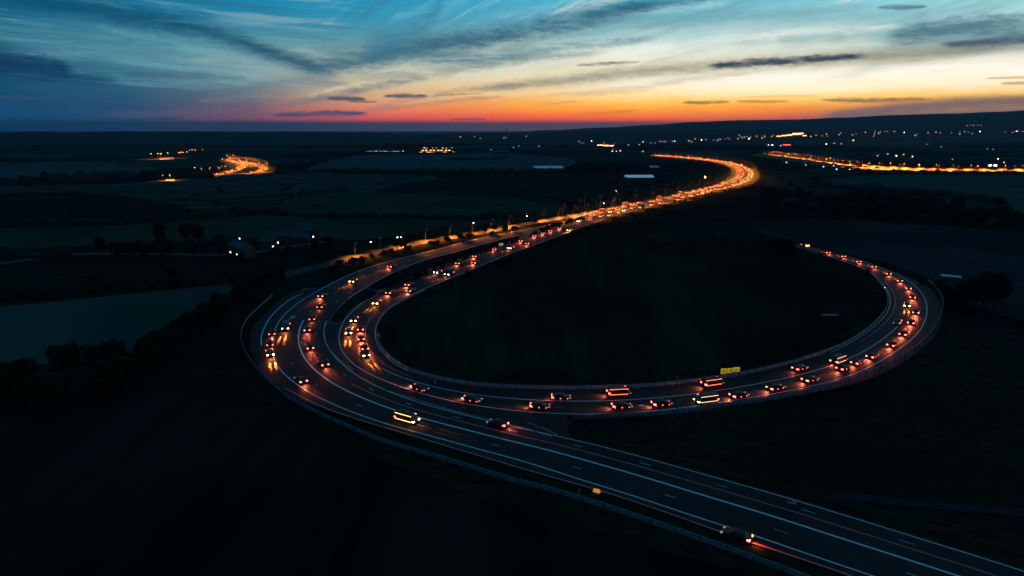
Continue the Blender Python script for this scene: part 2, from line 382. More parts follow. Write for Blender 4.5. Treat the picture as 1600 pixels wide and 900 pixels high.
    # overhead and behind, the sky is already night blue
    zen = MIX(MR(el, 16, 60), rgb(26, 90, 124), rgb(34, 96, 132))
    c = MIX(MR(el, 10.2, 20), c, zen)
    back = MR(M('ABSOLUTE', az), 60, 130)
    c = MIX(M('MULTIPLY', back, M('SUBTRACT', 1.0, MR(el, 30, 60))), c, rgb(20, 66, 96))
    c = MIX(MR(el, -.2, -1.2), c, rgb(6, 16, 26))
    bg = N.new('ShaderNodeBackground'); bg.inputs['Strength'].default_value = 1.0; L.new(c, bg.inputs['Color'])
    # physical twilight on top of it, very faint: the sun is just gone behind the ridge
    sky = N.new('ShaderNodeTexSky'); sky.sky_type = 'NISHITA'; sky.sun_disc = False
    sky.sun_elevation = math.radians(-2.0); sky.sun_rotation = math.radians(20.0)
    bg2 = N.new('ShaderNodeBackground'); bg2.inputs['Strength'].default_value = .004; L.new(sky.outputs[0], bg2.inputs['Color'])
    add = N.new('ShaderNodeAddShader'); L.new(bg.outputs[0], add.inputs[0]); L.new(bg2.outputs[0], add.inputs[1])
    out = N.new('ShaderNodeOutputWorld'); L.new(add.outputs[0], out.inputs['Surface'])
    w.cycles.sampling_method = 'MANUAL'; w.cycles.sample_map_resolution = 1024
build_world()

# ---------------------------------------------------------------- camera, sun, render settings
cam = bpy.data.cameras.new('camera'); cam.lens = 24.0; cam.sensor_width = 36.0; cam.clip_start = 1.0; cam.clip_end = 70000.0
co = link('camera', cam, None, (0, 0, CAM_H), (math.radians(90) - PITCH, 0, 0)); SC.camera = co
sun = bpy.data.lights.new('sun', 'SUN'); sun.energy = .004; sun.angle = math.radians(6); sun.color = (1, .55, .3)
so = link('sun', sun)
so.rotation_euler = Vector((-math.sin(math.radians(20)), -math.cos(math.radians(20)), -math.tan(math.radians(1.5)))).to_track_quat('-Z', 'Y').to_euler()
vs = SC.view_settings
vs.view_transform = 'Standard'; vs.look = 'None'; vs.exposure = 0; vs.gamma = 1; vs.use_curve_mapping = False
SC.cycles.use_denoising = True
SC.cycles.max_bounces = 4; SC.cycles.diffuse_bounces = 2; SC.cycles.volume_bounces = 0
SC.cycles.sample_clamp_indirect = 2.0
SC.cycles.use_light_tree = True

# ---------------------------------------------------------------- curves
def catmull(P, sub):
    out = []
    n = len(P)
    for i in range(n - 1):
        p0, p1, p2, p3 = P[max(i - 1, 0)], P[i], P[i + 1], P[min(i + 2, n - 1)]
        for k in range(sub):
            t = k / sub
            out.append(.5 * ((2 * p1) + (p2 - p0) * t + (2 * p0 - 5 * p1 + 4 * p2 - p3) * t * t + (3 * p1 - p0 - 3 * p2 + p3) * t ** 3))
    out.append(P[-1].copy())
    return out

def resample(P, step):
    out = [P[0].copy()]; need = step
    for a, b in zip(P, P[1:]):
        seg = (b - a).length; d = 0.0
        while seg - d >= need:
            d += need; out.append(a.lerp(b, d / seg)); need = step
        need -= seg - d
    out.append(P[-1].copy())
    return out

def smooth(P, it):
    P = [p.copy() if hasattr(p, 'copy') else p for p in P]
    for _ in range(it):
        P = [P[0]] + [(P[i - 1] + P[i] * 2 + P[i + 1]) / 4 for i in range(1, len(P) - 1)] + [P[-1]]
    return P

class Road:
    """centre line with left/right half widths, from pairs of surveyed edge points"""
    def __init__(s, pairs, step=3.0, it=30, wmin=8, wmax=30, width=None, z=.0):
        Ls = [ground(*a) for a, b in pairs]; Rs = [ground(*b) for a, b in pairs]
        mid = [(a + b) / 2 for a, b in zip(Ls, Rs)]
        c = smooth(resample(catmull(mid, 24), step), it)
        s.c = c; n = len(c)
        s.t = [(c[min(i + 1, n - 1)] - c[max(i - 1, 0)]).normalized() for i in range(n)]
        s.n = [Vector((-t.y, t.x, 0)) for t in s.t]            # from the L edge towards the R edge
        ws = []
        for a, b, m in zip(Ls, Rs, mid):
            i = s.near(m); w = abs((b - a).dot(s.n[i])); ws.append((i, min(max(w, wmin), wmax)))
        ws.sort()
        w = []
        for i in range(n):
            if i <= ws[0][0]: w.append(ws[0][1])
            elif i >= ws[-1][0]: w.append(ws[-1][1])
            else:
                for (i0, w0), (i1, w1) in zip(ws, ws[1:]):
                    if i0 <= i <= i1:
                        w.append(w0 if i1 == i0 else w0 + (w1 - w0) * (i - i0) / (i1 - i0)); break
        s.w = smooth(w, 12) if width is None else [width] * n
        s.step = step
    def near(s, p):
        return min(range(len(s.c)), key=lambda i: (s.c[i].x - p.x) ** 2 + (s.c[i].y - p.y) ** 2)
    def at(s, i, t, off=0.0, z=0.0):
        """t 0 = left edge line, 1 = right edge line"""
        p = s.c[i] + s.n[i] * ((t - .5) * s.w[i] + off); p.z = z
        return p
    def strip(s, name, mat, ta, oa, tb, ob, z, i0=0, i1=None):
        i1 = len(s.c) if i1 is None else i1
        v, f = [], []
        for k, i in enumerate(range(i0, i1)):
            a = oa(i) if callable(oa) else oa; b = ob(i) if callable(ob) else ob
            v += [s.at(i, ta, a, z), s.at(i, tb, b, z)]
            if k: f.append((2 * k - 2, 2 * k, 2 * k + 1, 2 * k - 1))
        return mesh(name, v, f, mat)
    def line(s, mb, t, off, w, z, i0, i1, dash=None, mi=0):
        prev = None
        for i in range(i0, i1):
            if dash and ((i - i0) * s.step) % (dash[0] + dash[1]) >= dash[0]: prev = None; continue
            a, b = s.at(i, t, off - w / 2, z), s.at(i, t, off + w / 2, z)
            if prev: mb.add([prev[0], prev[1], b, a], [(0, 1, 2, 3)], mi)
            prev = (a, b)

RING = Road([((1019,244),(1019,241.5)),((1070,248.5),(1075,245)),((1120,256),(1122,249)),((1141,264),(1158,255.5)),((1146,271),(1178,263)),((1143,279),(1182,274)),((1127,287),(1166,287)),
 ((1094,296),(1115,300)),((1037,309),(1050,317)),((1000,316),(1010,325)),((940,328),(950,341)),((880,347),(895,361)),((820,369),(835,384)),((760,391),(780,404)),((720,404),(742,420)),((680,417),(702,437)),
 ((640,434),(664,453)),((610,446),(632,469)),((580,464),(608,483)),((552,484),(594,500)),((536,502),(588,514)),((528,522),(590,530)),((531,545),(596,545)),((552,571),(612,562)),((580,586),(640,580)),
 ((620,604),(690,594)),((680,622),(740,602)),((740,635),(790,606)),((820,645),(860,608)),((880,648),(910,608)),((950,648),(965,606.5)),((1020,643),(1020,604)),((1080,636),(1075,598)),((1130,629),(1125,592)),
 ((1185,621),(1185,580)),((1240,612),(1240,567)),((1300,598),(1280,554)),((1352,578),(1320,538)),((1392,556),(1352,518)),((1424,534),(1372,500)),((1444,508),(1384,484)),((1450,482),(1387,470)),
 ((1444,462),(1383,454)),((1424,441),(1372,440)),((1391,424),(1350,421)),((1333,403),(1304,404)),((1255,384),(1255,389)),((1225,378),(1225,382))], step=2.0, it=10, wmin=8.5, wmax=25)
LEFT = Road([((930,334),(936,338)),((860,351),(868,356)),((790,364),(802,370)),((735,376),(748,383)),((690,388),(704,396)),((640,400),(657,408)),((600,410),(622,422)),((560,422),(592,438)),((520,442),(562,455)),
 ((480,464),(535,473)),((446,490),(517,490)),((427,520),(508,506)),((425,544),(507,530)),((434,574),(522,556)),((460,598),(560,588)),((500,622),(610,613)),((560,648),(690,640)),((640,672),(780,662)),
 ((720,695),(850,678)),((800,716),(910,691)),((880,742),(1000,713)),((960,765),(1080,736)),((1040,793),(1180,764)),((1124,818),(1260,787)),((1220,852),(1340,811)),((1360,898),(1480,855)),((1500,945),(1640,905)),((1660,1000),(1800,960))],
 step=2.0, it=8, wmin=8, wmax=16)
def ri(road, px, py): return road.near(ground(px, py))

# ---------------------------------------------------------------- ground
def build_ground():
    # one sheet that reaches the horizon: farmland as an irregular patchwork
    m = pmat('farmland', (.03, .035, .03), .95, 0.0); nt = m.node_tree; N, L = nt.nodes, nt.links
    b = N['Principled BSDF']
    tc = N.new('ShaderNodeTexCoord')
    mp = N.new('ShaderNodeMapping'); mp.inputs['Scale'].default_value = (1 / 420, 1 / 300, 0); mp.inputs['Rotation'].default_value = (0, 0, .3)
    L.new(tc.outputs['Object'], mp.inputs[0])
    wn = N.new('ShaderNodeTexNoise'); wn.inputs['Scale'].default_value = 1.2; wn.inputs['Detail'].default_value = 2; L.new(mp.outputs[0], wn.inputs['Vector'])
    mixv = N.new('ShaderNodeMix'); mixv.data_type = 'VECTOR'; mixv.inputs[0].default_value = .22; L.new(mp.outputs[0], mixv.inputs[4]); L.new(wn.outputs['Color'], mixv.inputs[5])
    vo = N.new('ShaderNodeTexVoronoi'); vo.feature = 'F1'; vo.inputs['Scale'].default_value = 1.0; L.new(mixv.outputs[1], vo.inputs['Vector'])
    sp = N.new('ShaderNodeSeparateColor'); L.new(vo.outputs['Color'], sp.inputs[0])
    cr = N.new('ShaderNodeValToRGB'); cr.color_ramp.interpolation = 'CONSTANT'
    els = [(0, (.018, .024, .018)), (.22, (.048, .066, .046)), (.42, (.026, .030, .028)), (.58, (.068, .088, .068)), (.76, (.030, .044, .028)), (.9, (.085, .10, .088))]
    cr.color_ramp.elements[0].color = (*els[0][1], 1); cr.color_ramp.elements[1].position = els[1][0]; cr.color_ramp.elements[1].color = (*els[1][1], 1)
    for p, c in els[2:]:
        e = cr.color_ramp.elements.new(p); e.color = (*c, 1)
    L.new(sp.outputs[0], cr.inputs[0])
    # hedges between the patches
    v2 = N.new('ShaderNodeTexVoronoi'); v2.feature = 'DISTANCE_TO_EDGE'; L.new(mixv.outputs[1], v2.inputs['Vector'])
    mr = N.new('ShaderNodeMapRange'); mr.inputs['From Min'].default_value = .015; mr.inputs['From Max'].default_value = .035; L.new(v2.outputs[0], mr.inputs[0])
    mx = N.new('ShaderNodeMix'); mx.data_type = 'RGBA'; L.new(mr.outputs[0], mx.inputs[0]); mx.inputs[6].default_value = (.012, .014, .010, 1); L.new(cr.outputs[0], mx.inputs[7])
    nz = N.new('ShaderNodeTexNoise'); nz.inputs['Scale'].default_value = .05; nz.inputs['Detail'].default_value = 8; L.new(tc.outputs['Object'], nz.inputs['Vector'])
    m2 = N.new('ShaderNodeMix'); m2.data_type = 'RGBA'; m2.blend_type = 'MULTIPLY'; m2.inputs[0].default_value = .7
    L.new(mx.outputs[2], m2.inputs[6]); L.new(nz.outputs['Fac'], m2.inputs[7])
    L.new(m2.outputs[2], b.inputs['Base Color'])
    R = 60000.0
    g = link('ground', mesh('ground', [(-R, -R, -.35), (R, -R, -.35), (R, R, -.35), (-R, R, -.35)], [(0, 1, 2, 3)], m)); tag(g, 'dark farmland reaching the hazy horizon', None, None, 'structure')
build_ground()

def poly_px(name, pts, mat, z, label, kind='structure', sub=10):
    P = resample(catmull([ground(*p) for p in pts] + [ground(*pts[0])], 8), 4.0)[:-1] if sub else [ground(*p) for p in pts]
    tris = []
    for t in tessellate_polygon([[Vector((p.x, p.y, 0)) for p in P]]):
        a, b, c = (P[k] for k in t)
        tris.append(t if (b.x - a.x) * (c.y - a.y) - (b.y - a.y) * (c.x - a.x) > 0 else tuple(reversed(t)))
    me = mesh(name, [(p.x, p.y, z) for p in P], tris, mat)
    return tag(link(name, me), label, None, None, kind)

# rough grass round the roads (one sheet a hand's breadth above the far farmland)
poly_px('verge_grass', [(-500,330),(120,300),(520,360),(900,330),(1010,300),(1180,288),(1500,345),(2200,380),(3400,560),(3400,1500),(800,2600),(-2400,1500),(-1400,560)], MAT['grass'], -.18, 'rough dark grass around the looping motorway')

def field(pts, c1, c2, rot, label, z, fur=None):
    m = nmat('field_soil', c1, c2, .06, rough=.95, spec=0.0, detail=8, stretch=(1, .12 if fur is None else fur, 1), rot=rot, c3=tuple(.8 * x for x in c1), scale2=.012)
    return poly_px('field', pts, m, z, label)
field([(-260,486),(0,478),(180,461),(372,444),(330,470),(262,505),(205,548),(120,560),(30,580),(-120,660)], (.040,.074,.060), (.060,.094,.076), .3, 'pale field beside the left hedge of the motorway', -.12)
field([(-200,352),(160,345),(430,335),(560,340),(700,345),(660,362),(560,374),(470,368),(300,376),(-200,392)], (.022,.050,.030), (.034,.064,.038), .2, 'green field behind the village lights', -.13)
field([(430,334),(470,310),(540,299),(640,302),(760,308),(880,322),(840,336),(700,338)], (.022,.058,.028), (.034,.074,.036), 1.2, 'green field above the village field', -.14)
field([(-120,285),(-60,262),(60,254),(140,253),(240,262),(230,272),(80,280)], (.07,.085,.078), (.095,.11,.10), .4, 'pale grey field far left', -.15)
field([(470,268),(500,256),(560,243),(640,240),(700,236),(800,240),(890,248),(880,262),(780,266),(640,264)], (.07,.085,.085), (.095,.11,.11), 1.0, 'pale field in the middle distance', -.15)
field([(1276,288),(1310,278),(1400,273),(1560,274),(1760,282),(1800,340),(1660,345),(1590,335),(1570,312),(1500,306),(1400,297)], (.024,.078,.056), (.034,.096,.068), .1, 'teal green field below the lit highway', -.14)
field([(1165,345),(1300,343),(1460,352),(1640,366),(1760,390),(1760,520),(1600,500),(1480,462),(1440,430),(1390,412),(1330,398),(1255,380),(1200,366)], (.034,.028,.030), (.056,.048,.050), .9, 'ploughed grey field right of the loop', -.12)
field([(660,470),(760,420),(900,372),(1000,345),(1100,352),(1190,376),(1290,412),(1350,440),(1366,470),(1340,505),(1280,535),(1180,562),(1080,582),(940,592),(780,590),(680,572),(630,545),(620,510)], (.008,.012,.008), (.034,.036,.020), .7, 'dark meadow inside the motorway loop', -.12)
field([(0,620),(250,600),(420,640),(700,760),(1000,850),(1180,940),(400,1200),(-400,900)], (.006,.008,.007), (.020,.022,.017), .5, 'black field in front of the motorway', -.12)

# ---------------------------------------------------------------- roads
iR0 = ri(RING, 1300, 598); iR1 = ri(RING, 1391, 424)
def ring_out(i):
    if iR0 - 30 < i < iR1: 
        k = min(1.0, (i - iR0 + 30) / 40.0, (iR1 - i) / 15.0)
        return -.7 - 3.6 * k
    return -.7
tag(link('ring_road', RING.strip('ring_road', MAT['asphalt'], 0, ring_out, 1, -.25, .014)), 'dark two-way motorway looping round the meadow', None, None, 'structure')
EDGE = [(470,450),(440,467),(415,489),(398,508),(389,528),(393,552),(407,578),(430,601),(470,627),(560,657),(640,681),(720,705),(800,729),(880,752),(960,775),(1060,809),(1120,831),(1170,848),(1260,878),(1328,901),(1480,960),(1640,1010)]
EP = smooth(resample(catmull([ground(*p) for p in EDGE], 16), 2.0), 6)
def left_out(i):
    p = LEFT.c[i]; j = min(range(len(EP)), key=lambda k: (EP[k] - p).length_squared)
    d = -(EP[j] - p).dot(LEFT.n[i]) - LEFT.w[i] / 2
    if j == 0: return -.9
    return -max(.7, min(d, 9.5))
lo = smooth([left_out(i) for i in range(len(LEFT.c))], 5)
tag(link('main_carriageway', LEFT.strip('main_carriageway', MAT['asphalt'], 0, lambda i: lo[i], 1, .6, .026)), 'wide dark carriageway sweeping to the lower right corner', None, None, 'structure')
GA = [(519,490),(510,506),(510,530),(524,556),(562,587),(612,612),(692,639),(782,661),(852,677),(894,686)]
GB = [(528,490),(534,506),(533,526),(539,549),(582,584),(622,603),(684,621.5),(750,635),(884,647),(887,668)]
A_, B_ = catmull([ground(*p) for p in GA], 6), catmull([ground(*p) for p in GB], 6)
gv = [(p.x, p.y, .010) for q in zip(A_, B_) for p in q] + [tuple(ground(*p)[:2]) + (.010,) for p in ((884,646),(965,646),(888,658))]
gf = [(2 * k, 2 * k + 2, 2 * k + 3, 2 * k + 1) for k in range(len(A_) - 1)] + [(len(gv) - 3, len(gv) - 1, len(gv) - 2)]
tag(link('gore_area', mesh('gore_area', gv, gf, MAT['asphalt'])), 'asphalt apron where the two roads join', None, None, 'structure')

mk = MB()                                                    # painted markings: one sheet each above its road
nL = len(LEFT.c); ZL, ZR = .034, .022
i_a, i_b = ri(LEFT, 640, 404), nL - 1
LEFT.line(mk, 0, 0, .28, ZL, ri(LEFT, 860, 353), i_b)
LEFT.line(mk, 1, 0, .24, ZL, ri(LEFT, 860, 353), ri(LEFT, 545, 468))
LEFT.line(mk, 1, 0, .22, ZL, ri(LEFT, 520, 500), i_b)
LEFT.line(mk, .5, 0, .42, ZL, ri(LEFT, 470, 500), i_b)
w2 = MB()
LEFT.line(w2, .25, 0, .2, ZL, ri(LEFT, 700, 392), i_b, (4, 14))
LEFT.line(w2, .84, 0, .2, ZL, ri(LEFT, 700, 392), i_b, (4, 10))
LEFT.line(w2, .5, 0, .22, ZL, ri(LEFT, 700, 392), ri(LEFT, 480, 490), (6, 8))
# lay-by edge line
lay = smooth(resample(catmull([ground(*p) for p in [(474,458),(455,467),(438,480),(424,494),(415,508),(408,526),(409,540)]], 12), 2), 3)
for a, b in zip(lay, lay[1:]):
    d = (b - a).normalized(); q = Vector((d.y, -d.x, 0)) * .16
    for p in (a, b): p.z = ZL
    mk.add([a - q, a + q, b + q, b - q], [(0, 1, 2, 3)])
j0, j1 = ri(RING, 1037, 313), ri(RING, 1290, 396)
RING.line(mk, .02, 0, .22, ZR, j0, j1)
RING.line(mk, .95, 0, .2, ZR, j0, ri(RING, 640, 590))
RING.line(mk, .5, 0, .24, ZR, ri(RING, 600, 574), ri(RING, 1400, 506))
RING.line(mk, .93, 0, .2, ZR, ri(RING, 1330, 560), j1)
RING.line(w2, .36, 0, .16, ZR, j0, ri(RING, 600, 580), (4, 8))
RING.line(w2, .66, 0, .16, ZR, j0, ri(RING, 600, 574), (4, 8))
RING.line(w2, .25, 0, .16, ZR, ri(RING, 640, 600), j1, (4, 14))
RING.line(w2, .62, 0, .16, ZR, ri(RING, 1400, 506), j1, (4, 10))
# gore chevron lines
def px_line(mb, pts, w, z, it=3):
    P = smooth(resample(catmull([ground(*p) for p in pts], 10), 1.5), it)
    for a, b in zip(P, P[1:]):
        d = (b - a).normalized(); q = Vector((d.y, -d.x, 0)) * w / 2; a.z = b.z = z
        mb.add([a - q, a + q, b + q, b - q], [(0, 1, 2, 3)])
px_line(w2, [(508,505),(506,525),(514,545),(530,562),(552,578)], .22, .040)
px_line(w2, [(600,609),(660,627),(720,645),(800,664),(862,682)], .2, .040)
px_line(w2, [(826,661),(848,669),(872,680)], .2, .040)
px_line(mk, [(452,499),(458,496),(461,493)], .35, .040)
px_line(mk, [(454,494),(461,497)], .3, .044)
tag(link('white_road_markings', mk.build('white_road_markings', MAT['white_line'])), 'solid white edge and lane lines', None, None, 'structure')
tag(link('worn_road_markings', w2.build('worn_road_markings', MAT['worn_line'])), 'worn dashed lane lines', None, None, 'structure')
rd = MB()  # red light trails of passing cars, drawn as flat coloured lines
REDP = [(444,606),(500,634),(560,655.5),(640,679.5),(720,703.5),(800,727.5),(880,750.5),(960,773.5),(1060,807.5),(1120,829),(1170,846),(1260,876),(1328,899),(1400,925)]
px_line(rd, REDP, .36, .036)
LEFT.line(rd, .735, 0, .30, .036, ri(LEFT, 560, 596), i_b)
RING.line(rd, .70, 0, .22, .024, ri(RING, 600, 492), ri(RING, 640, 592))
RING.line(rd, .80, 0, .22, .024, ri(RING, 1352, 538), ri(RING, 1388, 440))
tag(link('red_light_trails', rd.build('red_light_trails', MAT['red_trail'])), 'thin red light trails drawn as lines along the road edge and lanes', None, None, 'structure')

# kerbed grass nose between the two roads
def island():
    pts = [(572,450),(552,462),(536,474),(524,487),(517,498),(516,504),(526,507),(537,500),(546,488),(566,474),(592,458)]
    P = resample(catmull([ground(*p) for p in pts] + [ground(*pts[0])], 8), 1.5)[:-1]
    n = len(P); c = sum(P, Vector()) / n
    v = []; f = []
    for p in P: v.append((p.x, p.y, -.1))
    for p in P: v.append((p.x, p.y, .14))
    for p in P:
        q = p + (c - p).normalized() * .5; v.append((q.x, q.y, .15))
    for i in range(n):
        j = (i + 1) % n
        f += [(i, j, n + j, n + i), (n + i, n + j, 2 * n + j, 2 * n + i)]
    o = link('traffic_island_kerb', mesh('traffic_island_kerb', v, f, MAT['kerb']))
    tag(o, 'kerbed nose of the grass wedge where the roads part', None, None, 'structure')
    bm = bmesh.new(); vs = [bm.verts.new((p[0], p[1], .12)) for p in v[2 * n:]]; bm.faces.new(vs); bmesh.ops.triangulate(bm, faces=bm.faces[:])
    for fc in bm.faces:
        if fc.normal.z < 0: fc.normal_flip()
    me = bpy.data.meshes.new('traffic_island_grass'); bm.to_mesh(me); bm.free(); me.materials.append(MAT['grass'])
    tag(link('traffic_island_grass', me), 'dark grass on the traffic island', None, None, 'structure')
island()

# orange-lit service road behind the carriageway, and the track in the lower right
def px_road(name, pts, width, z, label, mat='old_asphalt', it=10, step=3.0):
    P = smooth(resample(catmull([ground(*p) for p in pts], 16), step), it)
    v, f = [], []
    for i, p in enumerate(P):
        d = (P[min(i + 1, len(P) - 1)] - P[max(i - 1, 0)]).normalized(); q = Vector((d.y, -d.x, 0)) * width / 2
        v += [(p.x - q.x, p.y - q.y, z), (p.x + q.x, p.y + q.y, z)]
        if i: f.append((2 * i - 2, 2 * i - 1, 2 * i + 1, 2 * i))
    tag(link(name, mesh(name, v, f, MAT[mat])), label, None, None, 'structure')
    return P
SERV = px_road('service_road', [(420,436),(465,424),(500,416),(530,408),(580,397),(640,382),(700,372),(760,362),(820,350),(880,340),(930,331),(975,323)], 9, .010, 'narrow lamp-lit road behind the carriageway', 'asphalt')
px_road('farm_track', [(1300,772),(1380,782),(1450,788),(1530,796),(1600,800),(1750,806)], 2.6, -.05, 'faint pale track by the fence', 'gravel')
px_road('farm_path', [(1475,488),(1500,492),(1530,500),(1570,520),(1620,545)], 1.2, -.05, 'faint path climbing from the loop', 'gravel')
px_road('village_lane', [(0,412),(100,398),(200,396),(370,398),(430,388),(520,376)], 5, -.05, 'lane past the village')
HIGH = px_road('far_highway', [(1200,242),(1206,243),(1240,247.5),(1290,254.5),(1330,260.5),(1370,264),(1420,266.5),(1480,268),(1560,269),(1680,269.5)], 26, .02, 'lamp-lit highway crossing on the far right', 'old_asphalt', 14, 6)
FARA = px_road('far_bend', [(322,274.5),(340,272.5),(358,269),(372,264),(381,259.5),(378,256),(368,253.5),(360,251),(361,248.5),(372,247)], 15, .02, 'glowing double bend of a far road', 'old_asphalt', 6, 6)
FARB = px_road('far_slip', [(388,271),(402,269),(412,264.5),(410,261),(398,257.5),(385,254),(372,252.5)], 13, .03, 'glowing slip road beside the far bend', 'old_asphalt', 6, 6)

# ---------------------------------------------------------------- barriers and fences
def barrier(name, pts, label, group=None, steel='galv', h=1.05, panel=True, post_step=4.0, maxlen=None, z0=0.0):
    P = smooth(resample(catmull([ground(*p) for p in pts], 12), 1.0), 6)
    root = link(name, None, None, P[len(P) // 2].copy()); org = root.location.copy()
    tag(root, label, 'crash barrier', group)
    nn = []
    for i in range(len(P)):
        d = (P[min(i + 1, len(P) - 1)] - P[max(i - 1, 0)]).normalized(); nn.append(Vector((d.y, -d.x, 0)))
    def beam(nm, prof, mat):
        v, f = [], []; k = len(prof)
        for i, p in enumerate(P):
            for (o, z) in prof:
                q = p + nn[i] * o - org; v.append((q.x, q.y, z + z0))
            if i:
                for a in range(k):
                    b = (a + 1) % k
                    f.append(((i - 1) * k + a, (i - 1) * k + b, i * k + b, i * k + a))
        link(nm, mesh(nm, v, f, mat), root)
    if panel:
        beam('panel', [(-.03, .18), (.03, .18), (.03, h - .14), (-.03, h - .14)], MAT[steel])
    else:
        beam('corrugated_rail', [(-.05, h - .5), (.04, h - .42), (-.02, h - .32), (.04, h - .22), (-.05, h - .14)], MAT[steel])
    beam('top_rail', [(-.05, h - .08), (.05, h - .08), (.05, h), (-.05, h)], MAT[steel])
    pm = MB(); pm.box((0, 0, h / 2 - .02), (.16, .14, h + .06)); pme = pm.build('post', MAT['post'])
    n = 0; i = 0
    while i < len(P) and n < 98:
        q = P[i] + nn[i] * .1 - org; q.z = z0
        link('post', pme, root, q, (0, 0, math.atan2(nn[i].y, nn[i].x))); n += 1; i += int(post_step)
INNER = [(664,454),(632,470),(608,484),(594,500),(588,514),(590,530),(596,546),(612,563),(640,581),(690,595),(740,603),(790,607),(860,609),(910,609),(965,607.5),(1020,605),(1075,599),(1125,593),(1185,581),(1240,568),(1280,555),(1320,539),(1352,519),(1372,501),(1384,485),(1387,470),(1383,454),(1372,440)]
barrier('crash_barrier', INNER[0:9], 'slim barrier round the tight inner bend of the loop', panel=True, steel='galv_new')
barrier('crash_barrier', INNER[8:15], 'pale panel barrier along the bottom of the loop, meadow side', post_step=3, steel='galv_new')
barrier('crash_barrier', INNER[14:20], 'pale panel barrier below the three-part yellow sign', post_step=3, steel='galv_new')
barrier('crash_barrier', INNER[19:28], 'blue-grey barrier inside the east bend of the loop', panel=True, steel='galv_new')
OUTER = [(912,655),(1000,651),(1060,647),(1130,637),(1200,627),(1280,612),(1340,592),(1400,564),(1440,537),(1464,507),(1473,477),(1467,458),(1450,440)]
barrier('crash_barrier', OUTER[:6], 'dim barrier along the outside of the loop by the tall pole')
barrier('crash_barrier', OUTER[5:], 'dark outer barrier round the east bend of the loop', panel=False)
NEAR = [(426,464),(408,480),(386,502),(377,524),(382,550),(400,577),(420,599),(444,620),(500,650),(560,677),(600,693),(700,723),(810,757),(860,769),(956,799),(1032,825),(1120,856),(1220,893),(1290,920),(1400,960)]
barrier('crash_barrier', NEAR[:8], 'thin dark barrier round the outside of the west bend', panel=False)
barrier('crash_barrier', NEAR[7:13], 'blue-grey panel barrier below the west bend')
barrier('crash_barrier', NEAR[12:], 'blue-grey panel barrier beside the orange hazard lamp')

def fence(pts, label):
    P = [ground(*p) for p in pts]
    Q = resample(catmull(P, 8), 2.6)
    root = link('post_and_rail_fence', None, None, Q[len(Q) // 2].copy()); org = root.location.copy(); tag(root, label, 'fence')
    pm = MB(); pm.box((0, 0, .55), (.12, .12, 1.3)); pme = pm.build('post', MAT['wood'])
    for k, q in enumerate(Q[:98]):
        link('post', pme, root, q - org, (0, 0, RND.uniform(-.2, .2)))
    for zz in (.5, .85, 1.1):
        r = MB()
        for a, b in zip(Q, Q[1:]):
            r.tube([a - org + Vector((0, 0, zz)), b - org + Vector((0, 0, zz))], .04, 4)
        link('rail', r.build('rail', MAT['wood']), root)
fence([(905,676),(935,690),(962,695),(1020,711),(1062,722),(1112,736),(1150,748),(1248,772),(1350,800),(1450,828),(1600,872),(1750,915)], 'brown post and rail fence along the verge of the lower carriageway')

# ---------------------------------------------------------------- trees
def crown_mesh(name, seed, R, H, mat, leaves=700, lobes=9, base=.28):
    r = random.Random(seed); v, f = [], []
    cl = []
    for _ in range(lobes):
        a = r.uniform(0, 6.28); rr = R * r.uniform(.1, .62)
        cl.append((Vector((math.cos(a) * rr, math.sin(a) * rr, H * r.uniform(base + .12, .86))), R * r.uniform(.32, .52)))
    cl.append((Vector((0, 0, H * .72)), R * .5))
    for k in range(leaves):
        c, cr = r.choice(cl)
        d = Vector((r.gauss(0, 1), r.gauss(0, 1), r.gauss(0, .85))).normalized() * cr * (r.random() ** .4)
        p = c + d
        if p.z < H * base * .8: continue
        s = R * r.uniform(.07, .15)
        ax = Vector((r.gauss(0, 1), r.gauss(0, 1), r.gauss(0, 1))).normalized(); ay = ax.orthogonal().normalized(); az_ = ax.cross(ay)
        b = len(v)
        v += [p + ay * s, p + az_ * s * .8, p - ay * s, p - az_ * s * .7]
        f.append((b, b + 1, b + 2, b + 3))
    return mesh(name, v, f, mat)
def trunk_mesh(name, seed, H, R):
    r = random.Random(seed); t = MB()
    t.tube([(0, 0, -.4), (r.uniform(-.1, .1), 0, H * .25), (r.uniform(-.3, .3), r.uniform(-.3, .3), H * .55), (0, 0, H * .8)], H * .028, 6, r1=H * .008)
    for k in range(5):
        a = k * 1.26 + r.uniform(-.3, .3); z = H * r.uniform(.25, .5)
        t.tube([(0, 0, z), (math.cos(a) * R * .35, math.sin(a) * R * .35, z + H * .16), (math.cos(a) * R * .6, math.sin(a) * R * .6, z + H * .24)], H * .012, 5, r1=H * .004)
    return t.build(name, MAT['trunk'])
TREES = {}
for k, (R_, H_, m_, lv) in enumerate([(4.2, 10, 'leaf_a', 900), (3.4, 9, 'leaf_b', 800), (5.0, 11, 'leaf_a', 1100), (2.4, 9.5, 'leaf_b', 650)]):
    TREES[k] = (crown_mesh('crown', 50 + k, R_, H_, MAT[m_], lv), trunk_mesh('trunk', 70 + k, H_, R_), H_)
BUSH = [(crown_mesh('crown', 90 + k, 2.0, 2.8, MAT['leaf_a' if k % 2 else 'leaf_b'], 420, 7, .02), trunk_mesh('trunk', 95 + k, 2.4, 1.4), 2.8) for k in range(3)]
def plant(p, h, label, group=None, kind=None, bush=False, sx=1.0):
    k = RND.randrange(3) if bush else (RND.choice((0, 0, 1, 2, 2, 3)) if kind is None else kind)
    cm, tm, H = (BUSH[k] if bush else TREES[k])
    s = h / H
    o = link('bush' if bush else 'tree', None, None, (p.x, p.y, -.2), (0, 0, RND.uniform(0, 6.28)))
    o.scale = (s * sx * RND.uniform(.85, 1.15), s * sx * RND.uniform(.85, 1.15), s)
    tag(o, label, 'bush' if bush else 'tree', group)
    link('crown', cm, o); link('trunk', tm, o)
    return o
